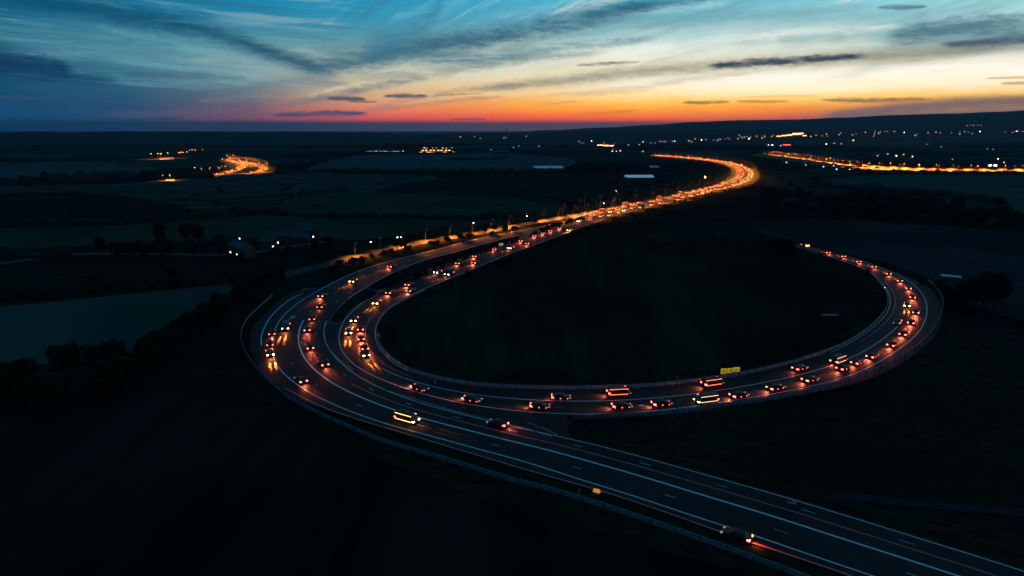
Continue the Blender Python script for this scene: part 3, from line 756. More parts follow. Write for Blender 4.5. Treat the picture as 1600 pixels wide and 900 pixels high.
def inside(p, poly):
    c = False
    for (x1, y1), (x2, y2) in zip(poly, poly[1:] + poly[:1]):
        if (y1 > p[1]) != (y2 > p[1]) and p[0] < (x2 - x1) * (p[1] - y1) / (y2 - y1) + x1: c = not c
    return c
def wood(poly, n, h0, h1, label, group, bush=False):
    g = [tuple(ground(*p)[:2]) for p in poly]
    x0, x1 = min(p[0] for p in g), max(p[0] for p in g); y0, y1 = min(p[1] for p in g), max(p[1] for p in g)
    k = 0; tries = 0; placed = []
    while k < n and tries < n * 60:
        tries += 1
        p = (RND.uniform(x0, x1), RND.uniform(y0, y1))
        if not inside(p, g): continue
        if any((p[0] - q[0]) ** 2 + (p[1] - q[1]) ** 2 < (h0 * .3) ** 2 for q in placed): continue
        placed.append(p); k += 1
        plant(Vector((p[0], p[1], 0)), RND.uniform(h0, h1), label, group, bush=bush)
def row(pts, step, h0, h1, label, group, jit=1.5, bush=False, gap=0.0, sx=1.0):
    for p in resample(catmull([ground(*q) for q in pts], 8), step):
        if RND.random() < gap: continue
        plant(p + Vector((RND.uniform(-jit, jit), RND.uniform(-jit, jit), 0)), RND.uniform(h0, h1), label, group, bush=bush, sx=sx)

wood([(1185,312),(1300,318),(1420,326),(1520,338),(1585,356),(1560,362),(1460,352),(1300,345),(1180,340)], 120, 8, 15, 'dark tree in the long wood above the ploughed field', 'trees of the wood beyond the ploughed field')
wood([(885,274),(900,266),(960,262),(1015,268),(1020,280),(950,280)], 30, 9, 15, 'dark tree in the copse beside the pale blue greenhouse', 'trees of the copse by the greenhouse')
wood([(-40,612),(20,606),(70,596),(140,604),(198,600),(196,626),(90,640),(-60,650)], 24, 6, 9.5, 'black tree in the clump beyond the pale field', 'trees of the clump by the pale field')
row([(118,592),(150,588),(172,590)], 5, 9, 12, 'taller rounded tree in the clump beyond the pale field', 'rounded trees of the clump by the pale field')
row([(206,585),(232,566),(262,545),(300,522),(336,500),(372,478),(396,462),(440,440)], 2.9, 5.2, 8.8, 'tree of the hedgerow climbing along the pale field', 'trees of the hedgerow along the pale field', 2.5)
wood([(100,398),(180,392),(300,388),(360,392),(350,404),(200,408),(100,410)], 22, 6, 10, 'dark tree among the hedges west of the village', 'trees west of the village')
plant(ground(250, 378), 11, 'round black tree standing before the green field', None, 2)
plant(ground(292, 379), 12, 'broad black tree beside the round one before the green field', None, 0)
plant(ground(312, 380), 11, 'broad black tree beyond the pair before the green field', None, 2)
row([(352,412),(380,414),(420,408),(470,398),(520,388)], 13, 5, 8, 'dark tree around the village gardens', 'trees of the village gardens', 4, gap=.2)
row([(0,470),(120,461),(240,451),(372,440)], 7, 2.2, 3.4, 'bush of the low hedge behind the pale field', 'bushes of the low hedge behind the pale field', .8, bush=True, sx=1.5)
plant(ground(147, 452), 7, 'lone dark tree in the hedge behind the pale field', None, 0)
plant(ground(270, 440), 6.5, 'second lone dark tree in the hedge behind the pale field', None, 1)
row([(520,424),(560,412),(600,400),(640,390),(690,380),(740,371),(790,362),(860,348)], 6.5, 2.2, 4.5, 'bush between the service road and the carriageway', 'bushes beside the service road', 1.5, bush=True, gap=.35, sx=1.3)
for x, y, h in ((621, 392, 8), (632, 389, 6), (697, 377, 4.5), (757, 366, 7), (772, 362, 5), (836, 350, 5)):
    plant(ground(x, y), h, {621:'black tree in front of the pair of white lamps', 632:'smaller tree beside the black one under the white lamps', 697:'low tree hiding a gap of the orange road', 757:'dark tree at the break in the orange road', 772:'small tree past the break in the orange road', 836:'small tree before the far end of the orange road'}[x], None, 0)
row([(606,452),(640,437),(690,417),(740,400),(800,379),(860,358),(910,343)], 4.5, 1.6, 3.2, 'bush on the dark strip between the two carriageways', 'bushes on the strip between the carriageways', 1.0, bush=True, gap=.1, sx=1.3)
row([(666,470),(720,440),(800,408),(880,376),(960,348),(1040,322),(1120,302),(1190,292)], 7, 1.6, 3.0, 'bush along the meadow side of the straight', 'bushes along the meadow side of the straight', 2.0, bush=True, gap=.35)
wood([(1180,384),(1215,392),(1248,398),(1238,406),(1200,398),(1176,392)], 9, 6, 10, 'dark tree at the spot where the loop disappears', 'trees where the loop disappears')
plant(ground(1353, 437), 5.5, 'small pointed tree on the inner verge of the east bend', None, 3)
hedge_after = None
for k, (x, y, h) in enumerate(((1512, 486, 13), (1532, 490, 15), (1552, 484, 13.5), (1500, 480, 9))):
    plant(ground(x, y), h, ['tall dark tree beside the pale shed roof', 'tallest dark tree right of the pale shed roof', 'broad dark tree at the back of the group by the shed', 'low tree touching the pale shed'][k], None, (0, 2, 2, 1)[k])
row([(1440,446),(1465,452),(1490,465),(1500,478)], 8, 3, 5, 'bush on the bank above the east bend', 'bushes above the east bend', 2, bush=True)
row([(760,584),(900,592),(1040,580),(1180,556),(1280,528),(1340,492)], 9, .9, 1.8, 'low bush on the meadow inside the barrier', 'low bushes inside the barrier', 3, bush=True, gap=.4)
plant(ground(786, 494), 2.4, 'lone bush in the middle of the meadow', None, bush=True)

def hedge(pts, h, w, label, group):
    P = resample(catmull([ground(*p) for p in pts], 8), max(3.0, h * .8))
    org = P[len(P) // 2].copy(); v, f = [], []
    seed = RND.random() * 100; K = 7
    for i, p in enumerate(P):
        d = (P[min(i + 1, len(P) - 1)] - P[max(i - 1, 0)]).normalized(); q = Vector((d.y, -d.x, 0))
        hh = h * (.55 + .9 * abs(mnoise.noise(Vector((i * .45, seed, 0)))) + .5 * RND.random() * (RND.random() < .3))
        ww = w * (.8 + .5 * RND.random())
        for k in range(K):
            a = math.pi * k / (K - 1); j = RND.uniform(.85, 1.15)
            b = p - org + q * (math.cos(a) * ww * .5 * j); v.append((b.x, b.y, math.sin(a) * hh * j - .3))
        if i:
            for k in range(K - 1):
                f.append(((i - 1) * K + k, (i - 1) * K + k + 1, i * K + k + 1, i * K + k))
    o = link('hedge', mesh('hedge', v, f, MAT['leaf_a'])); o.location = org
    tag(o, label, 'hedge', group)
HG = 'field hedges in the middle distance'
for pts, h, w, lb in [
    ([(-60,402),(0,398),(60,402),(110,398)], 5, 6, 'dark hedge by the lane at the frame edge'),
    ([(-60,356),(200,349),(430,333)], 6, 8, 'hedge at the back of the green village field'),
    ([(430,337),(600,340),(760,341),(850,334)], 4, 5, 'straight black hedge between two green fields'),
    ([(430,333),(470,308),(545,297)], 5, 6, 'hedge climbing the side of the upper green field'),
    ([(-60,290),(80,284),(200,277),(330,278)], 9, 16, 'thick tree belt below the far grey field'),
    ([(-60,252),(60,252),(150,250),(240,246)], 8, 16, 'tree belt above the far grey field'),
    ([(430,270),(560,268),(700,270),(860,268)], 6, 10, 'hedge below the pale middle field'),
    ([(470,240),(560,238),(660,241),(760,238)], 7, 14, 'tree belt above the pale middle field'),
    ([(1270,291),(1400,301),(1500,309),(1560,318)], 8, 12, 'hedge on the near side of the teal field'),
    ([(1270,281),(1340,273),(1450,272),(1620,273)], 7, 12, 'black hedge on the near side of the lit highway'),
    ([(1600,352),(1500,350),(1400,345)], 6, 9, 'hedge at the back of the ploughed field'),
    ([(1188,326),(1260,328),(1340,331),(1420,336),(1500,344),(1572,354)], 9, 18, 'dense thicket under the long wood above the ploughed field'),
    ([(0,236),(160,232),(330,229),(480,233)], 9, 30, 'far tree belt under the western hills'),
    ([(560,228),(700,226),(860,229),(1000,232)], 9, 30, 'far tree belt in front of the mid ridge'),
    ([(1180,240),(1320,236),(1460,240),(1620,238)], 9, 30, 'far tree belt behind the lit highway'),
    ([(700,250),(770,249),(790,247)], 7, 14, 'dark clump of trees in the pale middle field'),
]:
    hedge(pts, h, w, lb, None)

# ---------------------------------------------------------------- hills
RIDGES = []
class Ridge:
    """crest follows surveyed skyline points at distance D; slopes fall to the plain on both sides"""
    def __init__(s, pts, D, near, far, rough):
        s.prof = [azel(*p) for p in pts]; s.D, s.near, s.far, s.rough = D, near, far, rough
        RIDGES.append(s)
    def h(s, a, d):
        if not s.prof[0][0] <= a <= s.prof[-1][0]: return -99.0
        q = (d - s.D) / (s.near if d < s.D else s.far)
        if abs(q) >= 1: return -99.0
        for p, r in zip(s.prof, s.prof[1:]):
            if p[0] <= a <= r[0] + 1e-6:
                t = (a - p[0]) / (r[0] - p[0]); t = t * t * (3 - 2 * t); e = p[1] + (r[1] - p[1]) * t; break
        crest = CAM_H + s.D * math.tan(math.radians(e))
        k = (1 - abs(q)) ** 1.1; k = k * k * (3 - 2 * k)
        z = crest * k + s.rough * mnoise.fractal(Vector((a * .9, d / 900.0, s.D / 1000)), 1.0, 2.0, 4) * k * abs(q) * 2
        z += s.rough * .22 * mnoise.fractal(Vector((a * 7, 3, d / 300.0)), 1.0, 2.0, 3) * k
        return z - 2.0
def terrain(x, y):
    a, d = math.degrees(math.atan2(x, y)), math.hypot(x, y)
    return max([0.0] + [r.h(a, d) for r in RIDGES])
def land(px, py):
    """surveyed point on the rolling land: the first place where the sight line meets it"""
    u, v = (px - 800.0) / FPX, (py - 450.0) / FPX
    down, fwd = SP + v * CP, CP - v * SP
    lim = 9500.0 if down <= 1e-4 else min(9500.0, CAM_H / down * fwd)
    d = 400.0
    while d < lim:
        t = d / fwd
        if CAM_H - down * t <= terrain(u * t, d): break
        d += 12.0
    t = min(d, lim) / fwd
    return Vector((u * t, fwd * t, max(0.0, terrain(u * t, fwd * t))))
def ridge(name, pts, D, near, far, label, mat, rough=6.0):
    R = Ridge(pts, D, near, far, rough)
    A0, A1 = R.prof[0][0], R.prof[-1][0]; NA, ND = 420, 33
    v, f = [], []
    for i in range(NA):
        a = A0 + (A1 - A0) * i / (NA - 1)
        for j in range(ND):
            q = j / (ND - 1) * 2 - 1
            d = D + (q * near if q < 0 else q * far)
            z = R.h(a, d); z = -3.0 if z < -50 else z
            r_ = math.radians(a)
            v.append((math.sin(r_) * d, math.cos(r_) * d, z))
        if i:
            for j in range(ND - 1):
                f.append(((i - 1) * ND + j, i * ND + j, i * ND + j + 1, (i - 1) * ND + j + 1))
    tag(link(name, mesh(name, v, f, mat, None, True)), label, None, None, 'structure')
HM = nmat('wooded_hillside', (.014, .018, .014), (.028, .034, .026), .004, spec=.03)
HM2 = nmat('far_hillside', (.018, .022, .018), (.030, .036, .030), .003, spec=.03)
ridge('far_ridge', [(780,207),(860,203),(940,199),(1020,195),(1080,190.5),(1160,187.5),(1240,186.5),(1320,183.5),(1400,179.5),(1480,177.5),(1560,174.5),(1640,170.5),(1800,164)], 8200, 4200, 2200, 'long dark ridge rising to the upper right', HM2, 9)
ridge('mid_ridge', [(560,215),(640,210),(720,207.5),(800,207),(880,205.5),(960,203.5),(1040,201),(1110,200.5),(1180,201.5),(1260,204),(1360,207),(1460,211)], 4600, 1500, 900, 'low dark ridge in the middle of the horizon', HM, 4)
ridge('western_hill', [(-300,212),(-100,209),(0,207),(50,204.5),(110,206),(190,204.5),(280,205),(380,205.5),(470,205),(560,206.5),(700,211)], 4800, 1300, 900, 'low dark hills on the western skyline', HM, 4)

# ---------------------------------------------------------------- lamps
def spot(name, parent, loc, d, power, col, angle, blend=.5, radius=.15):
    key = (name, power, col, angle)
    if key not in spot.cache:
        l = bpy.data.lights.new(name, 'SPOT'); l.energy = power; l.color = col; l.spot_size = math.radians(angle); l.spot_blend = blend; l.shadow_soft_size = radius
        spot.cache[key] = l
    return link(name, spot.cache[key], parent, loc, Vector(d).to_track_quat('-Z', 'Y').to_euler())
spot.cache = {}
POLE = {}
def lamp_meshes(h, mat):
    k = (h, mat)
    if k not in POLE:
        p = MB(); p.tube([(0, 0, -.3), (0, 0, h * .5), (0, 0, h)], .11, 6, r1=.06)
        a = MB(); a.tube([(0, 0, h - .05), (.5, 0, h + .2), (1.6, 0, h + .3)], .05, 5)
        hd = MB(); hd.prism([(1.3, h + .22), (2.2, h + .26), (2.15, h + .42), (1.4, h + .44)], lambda z, x: .16, 0)
        hd.box((1.75, 0, h + .20), (.7, .24, .05), 1)
        pm_ = MAT['dark_pole' if mat == 'sodium_low' else 'pole']
        POLE[k] = (p.build('pole', pm_), a.build('arm', pm_), hd.build('lamp_head', [MAT['black'], MAT[mat]]))
    return POLE[k]
def street_lamp(p, rz, h, label, group=None, lit='sodium', power=0, col=(1, .42, .09), cone=150):
    o = link('street_lamp', None, None, (p.x, p.y, 0), (0, 0, rz)); tag(o, label, 'street lamp', group)
    pm, am, hm = lamp_meshes(h, lit)
    link('pole', pm, o); link('arm', am, o); link('lamp_head', hm, o)
    if power: spot('lamp_light', o, (1.75, 0, h + .1), (.45, 0, -1), power, col, cone, .5, .3)
    return o
FARL = {}
def far_lamp(p, label, group, h=9, r=.7, mat='sodium_far', power=0, col=(1, .40, .08), cone=160, name='street_lamp', z=0.0):
    k = (h, r, mat)
    if k not in FARL:
        b = MB(); b.tube([(0, 0, 0), (0, 0, h)], .14, 5)
        b.prism([(-r, h), (r, h), (r * .7, h + r * .8), (-r * .7, h + r * .8)], lambda z, x: r, 1)
        FARL[k] = b.build('street_lamp', [MAT['dark_pole'], MAT[mat]])
    o = link(name, FARL[k], None, (p.x, p.y, z)); tag(o, label, 'street lamp', group)
    if power: spot('lamp_light', o, (0, 0, h - .3), (0, 0, -1), power, col, cone, .4, .4)
    return o

SOD = (1.0, .25, .028)
# the motorway straight and the far bend: masts on the outer side; lit from where the glow starts
k0, k1, k2 = ri(RING, 1019, 243), ri(RING, 1160, 280), ri(RING, 905, 345)
i = k0 + 4
while i < k2:
    p = RING.at(i, 1, 2.2); n = RING.n[i]
    fade = 1.0 if i < k1 else max(.12, 1.0 - (i - k1) / max(1, (k2 - k1)) * .95)
    street_lamp(p, math.atan2(-n.y, -n.x), 11, 'thin grey lamp mast along the outer edge of the glowing far bend', 'lamp masts of the far bend', 'sodium_low', 190000 * fade, SOD, 125)
    q = RING.at(i + 8, 0, -2.2)
    street_lamp(q, math.atan2(n.y, n.x), 11, 'thin grey lamp mast along the inner edge of the glowing far bend', 'lamp masts inside the far bend', 'sodium_low', 190000 * fade, SOD, 125)
    i += 17
for k, (x, y, h) in enumerate([(780,353,12),(850,345,8),(880,341,8),(913,325,10),(938,323,9),(959,323,12.5)]):
    street_lamp(ground(x, y), -.6, h, ['tall unlit mast behind the cream sign', 'short thin mast beside the orange road', 'second thin mast beside the orange road', 'thin mast before the tall pale one', 'short mast next to the tall pale one', 'tall pale mast where the orange road meets the straight'][k], None, 'head_dim' if k != 5 else 'sodium')
street_lamp(ground(1100.5, 297), -2.4, 14, 'bright orange street lamp standing alone inside the far bend', None, 'sodium', 9000, SOD, 150)
far_lamp(ground(1100.5, 297.3), 'glowing orange lantern beside the lone lamp inside the far bend', None, 13, .55, 'sodium')
# service road
SV = resample(SERV, 19)
for k, p in enumerate(SV[1:-1]):
    if p.x < ground(522, 411).x: continue
    lit = k % 7 not in (3,)
    o = street_lamp(p + Vector((-2.5, 4.6, 0)), -1.0, 6, 'sodium street lamp along the narrow orange road', 'lamps of the narrow orange road', 'sodium_low', 64000 if lit else 8000, SOD, 132)
for k, (x, y) in enumerate(((580, 397), (621.5, 389), (627, 389), (740, 364), (823, 352), (943, 330))):
    far_lamp(ground(x, y), ['small white lamp at the near end of the orange road', 'left of the two white lamps over the black tree', 'right of the two white lamps over the black tree', 'single white lamp over the middle of the orange road', 'small white lamp over the long orange stretch', 'white lamp beside the tall pale mast'][k], None, 6, .22, 'white_lamp')
# highway on the right and the glowing bends on the left
def lit_road(P, step, off, power, label, group, h=10, r=.3):
    Q = resample(P, step)
    for k, p in enumerate(Q[:-1]):
        d = (Q[k + 1] - p).normalized(); q = Vector((d.y, -d.x, 0))
        for s in (-1, 1):
            far_lamp(p + q * (off * s), label, group, h, r, 'sodium_low', power, SOD, 128)
lit_road(HIGH, 24, 11, 330000, 'sodium lamp along the highway on the far right', 'lamps of the far highway')
lit_road(FARA, 22, 6, 70000, 'sodium lamp on the far double bend', 'lamps of the far double bend')
lit_road(FARB, 22, 6, 70000, 'sodium lamp on the slip road beside the double bend', 'lamps of the far slip road')

# slope added on the far side of the highway to catch the lamp light
def bank(P, off, rise, run, label):
    v, f = [], []
    for i, p in enumerate(P):
        d = (P[min(i + 1, len(P) - 1)] - P[max(i - 1, 0)]).normalized(); q = Vector((d.y, -d.x, 0))
        if q.y < 0: q = -q
        j = 1 + .35 * mnoise.noise(Vector((i * .3, 2, 0)))
        for o, z in ((off, .05), (off + run * .5, rise * .55 * j), (off + run, rise * j), (off + run * 2, rise * .9 * j), (off + run * 4, -.5)):
            c = p + q * o; v.append((c.x, c.y, z))
        if i:
            for k in range(4): f.append(((i - 1) * 5 + k, i * 5 + k, i * 5 + k + 1, (i - 1) * 5 + k + 1))
    tag(link('added_light_bank', mesh('added_light_bank', v, f, MAT['old_asphalt'] if False else BANK, None, True)), label, None, None, 'structure')
BANK = nmat('added_grass_bank', (.05, .05, .035), (.10, .095, .07), .25)
bank(HIGH, 14, 4.0, 7, 'added grass bank catching lamp light behind the far highway')

# ---------------------------------------------------------------- vehicles
VM = {}
def wheel_mesh(r, w):
    k = ('wheel', r, w)
    if k not in VM:
        b = MB(); b.tube([(0, -w / 2, 0), (0, -w / 2 + .03, 0), (0, w / 2 - .03, 0), (0, w / 2, 0)], r, 14)
        c = MB(); c.tube([(0, -w / 2 - .012, 0), (0, w / 2 + .012, 0)], r * .62, 10)
        VM[k] = (b.build('tyre', MAT['tyre']), c.build('rim', MAT['rim']))
    return VM[k]
def car_meshes(kind, paint):
    k = (kind, paint)
    if k in VM: return VM[k]
    P = {}
    if kind == 'car':
        Lh = 2.15
        low = [(-Lh, .34), (-Lh - .04, .55), (-Lh + .02, .88), (-1.75, .95), (.95, .93), (1.75, .80), (2.10, .66), (Lh + .04, .48), (2.05, .26), (-2.0, .24)]
        b = MB(); b.prism(low, lambda z, x: .88 - .05 * (z < .4) - .06 * max(0, (abs(x) - 1.7) / .5), 0)
        b.prism([(-1.72, .94), (-1.30, 1.40), (-.95, 1.46), (.05, 1.45), (.35, 1.38), (1.0, .92)], lambda z, x: .80 - .22 * max(0, (z - .93) / .53), 0)
        P['body'] = b.build('body', MAT['paint_' + paint])
        g = MB(); g.prism([(-1.66, .985), (-1.30, 1.365), (.30, 1.345), (.93, .97)], lambda z, x: .815 - .22 * max(0, (z - .93) / .53), 0)
        g2 = [(1.0 + .0, .945), (.36, 1.40)]
        P['window'] = g.build('window', MAT['glass'])
        P['L'], P['W'] = 2.17, .66
        P['hz'], P['tz'] = .66, .78
        P['wheels'] = [(1.32, .78), (-1.32, .78)]; P['wr'] = (.32, .2); P['top'] = 1.0
    elif kind == 'van':
        b = MB(); b.prism([(-2.55, .38), (-2.6, .6), (-2.58, 2.1), (-2.4, 2.24), (1.05, 2.24), (1.3, 2.1), (1.85, 1.25), (2.45, 1.05), (2.6, .8), (2.6, .45), (2.4, .30), (-2.4, .30)], lambda z, x: .98 - .10 * max(0, (z - 1.2) / 1.0), 0)
        P['body'] = b.build('body', MAT['paint_' + paint])
        g = MB(); g.prism([(.55, 1.28), (.6, 1.95), (1.36, 1.95), (1.80, 1.28)], lambda z, x: .995 - .10 * max(0, (z - 1.2) / 1.0), 0)
        P['window'] = g.build('window', MAT['glass'])
        P['L'], P['W'] = 2.62, .78; P['hz'], P['tz'] = .82, .95
        P['wheels'] = [(1.7, .86), (-1.6, .86)]; P['wr'] = (.36, .24); P['top'] = 2.2
    else:                                                       # rigid lorry with a box body
        b = MB(); b.prism([(2.1, .5), (2.1, 2.75), (3.6, 2.75), (3.98, 2.35), (4.15, 1.5), (4.2, .45), (3.0, .40)], lambda z, x: 1.18, 0)
        b.box((-.95, 0, .78), (6.2, .9, .22), 0)
        P['body'] = b.build('cab', MAT['paint_' + paint])
        c = MB(); c.box((-1.15, 0, 2.2), (6.2, 2.5, 2.5), 0); P['box'] = c.build('cargo_box', MAT['paint_grey'])
        g = MB(); g.prism([(3.3, 1.62), (3.3, 2.35), (4.0, 2.32), (4.15, 1.62)], lambda z, x: 1.195, 0); P['window'] = g.build('window', MAT['glass'])
        P['L'], P['W'] = 4.22, .95; P['hz'], P['tz'] = .82, .9
        P['wheels'] = [(3.15, 1.02), (-2.5, 1.02), (-3.4, 1.02)]; P['wr'] = (.5, .32); P['top'] = 3.4
    VM[k] = P
    return P
def strip_mesh(kind, mat):  # glowing side strips and dots added to draw out the vehicles' light trails
    k = ('strip', kind, mat)
    if k not in VM:
        b = MB()
        if mat == 'trail_red':
            n_, l_ = (4, 4.2) if kind == 'van' else (3, 3.2)
            for q in range(n_): b.box((-l_ / 2 - .2 + l_ * q / (n_ - 1), 0, 0), (.22, .05, .10), 0)
        elif kind == 'lorry': b.box((-1.15, 0, 0), (6.2, .05, .11), 0)
        elif kind == 'van': b.box((-.3, 0, 0), (4.4, .05, .10), 0)
        else: b.box((0, 0, 0), (3.7, .05, .12), 0)
        VM[k] = b.build('trail_strip', MAT[mat])
    return VM[k]
def lamp_block(name, mat, w, h, d):
    k = (name, mat, w, h, d)
    if k not in VM:
        b = MB(); b.prism([(-d / 2, -h / 2), (d / 2, -h * .4), (d / 2, h * .3), (-d / 2, h / 2)], lambda z, x: w / 2, 0)
        VM[k] = b.build(name, MAT[mat])
    return VM[k]
def vehicle(p, ang, kind, paint, label, head=None, tail=None, strips=None, beam=0.0, glow=0.0, group=None, name=None):
    """head / tail: lamp materials; strips: material of the side strips added as light trails; beam, glow: power of the headlamp beams and of the red spill"""
    P = car_meshes(kind, paint)
    nm = name or {'car': 'car', 'van': 'delivery_van', 'lorry': 'box_lorry'}[kind]
    o = link(nm, None, None, (p.x, p.y, .04), (0, 0, ang)); tag(o, label, {'car': 'car', 'van': 'van', 'lorry': 'lorry'}[kind], group)
    link('cab' if kind == 'lorry' else 'body', P['body'], o)
    if 'box' in P: link('cargo_box', P['box'], o)
    link('window', P['window'], o)
    tm, rm = wheel_mesh(*P['wr'])
    for x, y in P['wheels']:
        for s in (-1, 1):
            w = link('wheel', tm, o, (x, s * y, P['wr'][0])); link('rim', rm, w)
    for s in (-1, 1):
        link('headlight', lamp_block('headlight', head or 'head_dim', .40, .20, .36), o, (P['L'] - .16, s * (P['W'] + .07), P['hz']))
        link('tail_light', lamp_block('tail_light', tail or 'tail_dim', .36, .24, .46), o, (-P['L'] + .14, s * (P['W'] + .09), P['tz']))
        if strips:
            yy = {'car': .90, 'van': 1.0, 'lorry': 1.28}[kind]
            link('trail_strip', strip_mesh(kind, strips), o, (0, s * yy, {'car': .5, 'van': .62, 'lorry': .98}[kind]))
            if kind != 'car' and strips in ('strip_orange', 'strip_pale', 'strip_amber'):
                link('trail_strip', strip_mesh(kind, strips), o, (0, s * (yy - (.08 if kind == 'van' else 0)), {'van': 1.85, 'lorry': 3.2}[kind]))
        if beam:
            spot('headlight_beam', o, (P['L'] + .25, s * P['W'], P['hz']), (1, 0, -.115), beam * 3.2, (1, .27, .042), 7, .7, .05)
    if beam:
        spot('headlight_spill', o, (P['L'] + .3, 0, P['hz'] + .1), (1, 0, -.30), beam * .10, (1, .17, .04), 85, 1.0, .1)
    if glow:
        spot('tail_light_spill', o, (-P['L'] - .3, 0, P['tz']), (-1, 0, -.95), glow * 5.0, (1, .19, .085), 112, 1.0, .15)
        for s in (-1, 1):
            spot('tail_light_beam', o, (-P['L'] - .2, s * P['W'], P['tz']), (-1, 0, -.12), glow * 9.0, (1, .13, .055), 12, .9, .06)
    return o
def on_road(road, px, py, d, *a, **k):
    p = ground(px, py); i = road.near(p); t = road.t[i] * d
    return vehicle(p, math.atan2(t.y, t.x), *a, **k)
H = dict(head='head', beam=9000.0, tail='tail_dim')
T = dict(tail='tail', glow=640.0)
# carriageway with the west bend
on_road(LEFT, 447, 514, 1, 'van', 'white', 'pale van with bright headlamps coming round the west bend', name=None, **H)
on_road(LEFT, 422, 555, 1, 'car', 'silver', 'car with two warm headlamps low on the outside of the west bend', **H)
on_road(LEFT, 552, 441, 1, 'car', 'grey', 'headlit car coming down the upper part of the carriageway', **H)
on_road(LEFT, 636, 659, 1, 'van', 'silver', 'van with two amber light-trail strips on the lower carriageway', strips='strip_amber', head='head', beam=2500)
on_road(LEFT, 612, 418, -1, 'car', 'dark', 'red-lit car furthest up the carriageway by the wedge', **T)
on_road(LEFT, 504, 464, -1, 'car', 'grey', 'red-lit car just below the upper headlit car', **T)
for k, (x, y) in enumerate([(502,481),(489,500),(480.5,517),(484,545),(505,571),(470,597),(426,523),(422,540)]):
    on_road(LEFT, x, y, -1, 'car', ['navy', 'dark', 'grey'][k % 3], ['dim red-lit car first in the line round the west bend', 'dim red-lit car second in the line round the west bend', 'red-lit car at the apex of the west bend', 'red-lit car just past the apex of the west bend', 'red-lit car leaving the west bend for the lower carriageway', 'red-lit car near the low outer headlit car', 'faint red-lit car outside the bright van', 'faint red-lit car hugging the outer edge line of the west bend'][k], tail='tail' if k in (2, 3, 4, 5) else 'tail_dim', glow=240 if k in (2, 3, 4, 5) else 90)
on_road(LEFT, 777, 665.5, -1, 'car', 'dark', 'red-lit car alone in the middle of the lower carriageway', tail='tail', glow=150)
on_road(LEFT, 1150, 841, -1, 'car', 'dark', 'red-lit car pulled onto the edge of the lower carriageway', tail='tail', glow=60)
# loop: headlit cars
for x, y, kd, pt, lb in [
    (589,475,'car','silver','headlit car first into the inner bend of the loop'), (554,502,'car','grey','headlit car second into the inner bend of the loop'),
    (545,521,'car','white','headlit car at the apex of the inner bend'), (570,556,'car','navy','headlit car leaving the inner bend'),
    (684,427,'car','silver','headlit car of the pair on the straight, nearer lane'), (702,430,'van','grey','headlit van beside the pair on the straight, meadow side'),
    (798,389,'car','grey','headlit car below the cream sign'), (890,361,'car','silver','headlit car halfway along the straight'),
    (905,347,'car','dark','headlit car near the bright end of the straight'), (955,332,'van','white','brightest headlit van where the straight starts to glow'), (976,330,'car','grey','headlit car behind the brightest van')]:
    on_road(RING, x, y, 1, kd, pt, lb, **H)
# loop: red-lit cars going away up the straight
REDS = [(610,459),(640,446.5),(642,456),(718,413),(744,402),(743,412),(775,391),(816,378),(826,382),(837,370),(850,366),(862,362),(876,358),(924,341),(564,516),(564,531),(569,546)]
RL = ['red-lit car just above the inner bend', 'red-lit car below the straight, middle lane', 'red-lit car below the straight, meadow lane', 'red-lit car above the headlit pair', 'red-lit car before the cream sign, outer lane', 'red-lit car before the cream sign, meadow lane', 'bright red-lit car right under the cream sign', 'red-lit car past the cream sign, outer lane', 'red-lit car past the cream sign, meadow lane',
      'first red-lit car of the close line on the straight', 'second red-lit car of the close line on the straight', 'third red-lit car of the close line on the straight', 'last red-lit car of the close line on the straight', 'red-lit car just before the glow', 'red-lit car beside the second headlit car of the inner bend', 'red-lit car beside the headlit car at the apex', 'red-lit car below the apex of the inner bend']
for (x, y), lb in zip(REDS, RL):
    on_road(RING, x, y, -1, 'car', RND.choice(['dark', 'grey', 'navy', 'silver']), lb, **T)
# loop: bottom and east bend, going away
for x, y, kd, st, gl, lb in [
    (656,610,'car',None,200,'red-lit car first along the bottom of the loop'), (738,627.5,'car',None,200,'red-lit car second along the bottom of the loop'),
    (844,638,'car',None,240,'red-lit car above the apron where the roads join'), (877,624,'car',None,60,'dim red-lit car on the white line of the loop'),
    (967,618,'van','strip_orange',200,'van with glowing orange-red light-trail strips under the barrier'), (1113,603,'van','strip_orange',200,'van with glowing orange-red light-trail strips near the yellow sign'),
    (972,638,'car',None,240,'red-lit car below the first orange-red van'), (1034,634,'car',None,200,'red-lit car beside the tall pole'),
    (1155,621,'car',None,200,'red-lit car past the pale-lit van'), (1212,609,'car',None,240,'red-lit car entering the east bend'),
    (1266,596,'car',None,240,'red-lit car second in the east bend'), (1318,578,'car',None,260,'red-lit car third in the east bend'),
    (1340,569,'car',None,240,'red-lit car close behind the third in the east bend'), (1363,559,'car',None,260,'red-lit car in the middle of the east bend'), (1394,541,'car',None,260,'red-lit car where the east bend turns north'),
    (1412,524,'car',None,260,'red-lit car just after the bend turns north'), (1424,506,'car',None,260,'red-lit car on the steep part of the east bend'), (1431,490,'car',None,260,'red-lit car beside the white-lit car'),
    (1310,567,'van','strip_pale',0,'pink-lit van on the lane nearest the meadow'), (1250,578,'car',None,40,'faint red-lit car behind the pink-lit van'),
    (1425,466,'car',None,200,'red-lit car at the top of the east bend'), (1418,452,'car',None,200,'red-lit car second from the top of the east bend'), (1404,440,'car',None,220,'red-lit car leaving the east bend'), (1386,429,'car',None,240,'red-lit car beyond the pointed tree'),
    (1362,418,'car',None,240,'first red-lit car on the loop end'), (1338,410,'car',None,240,'second red-lit car on the loop end'), (1314,402,'car',None,240,'third red-lit car on the loop end'), (1290,396,'car',None,240,'last red-lit car on the loop end')]:
    on_road(RING, x, y, 1, kd, RND.choice(['dark', 'grey', 'navy']), lb, tail='tail', strips=st or 'trail_red', glow=max(gl, 60) * 1.6)
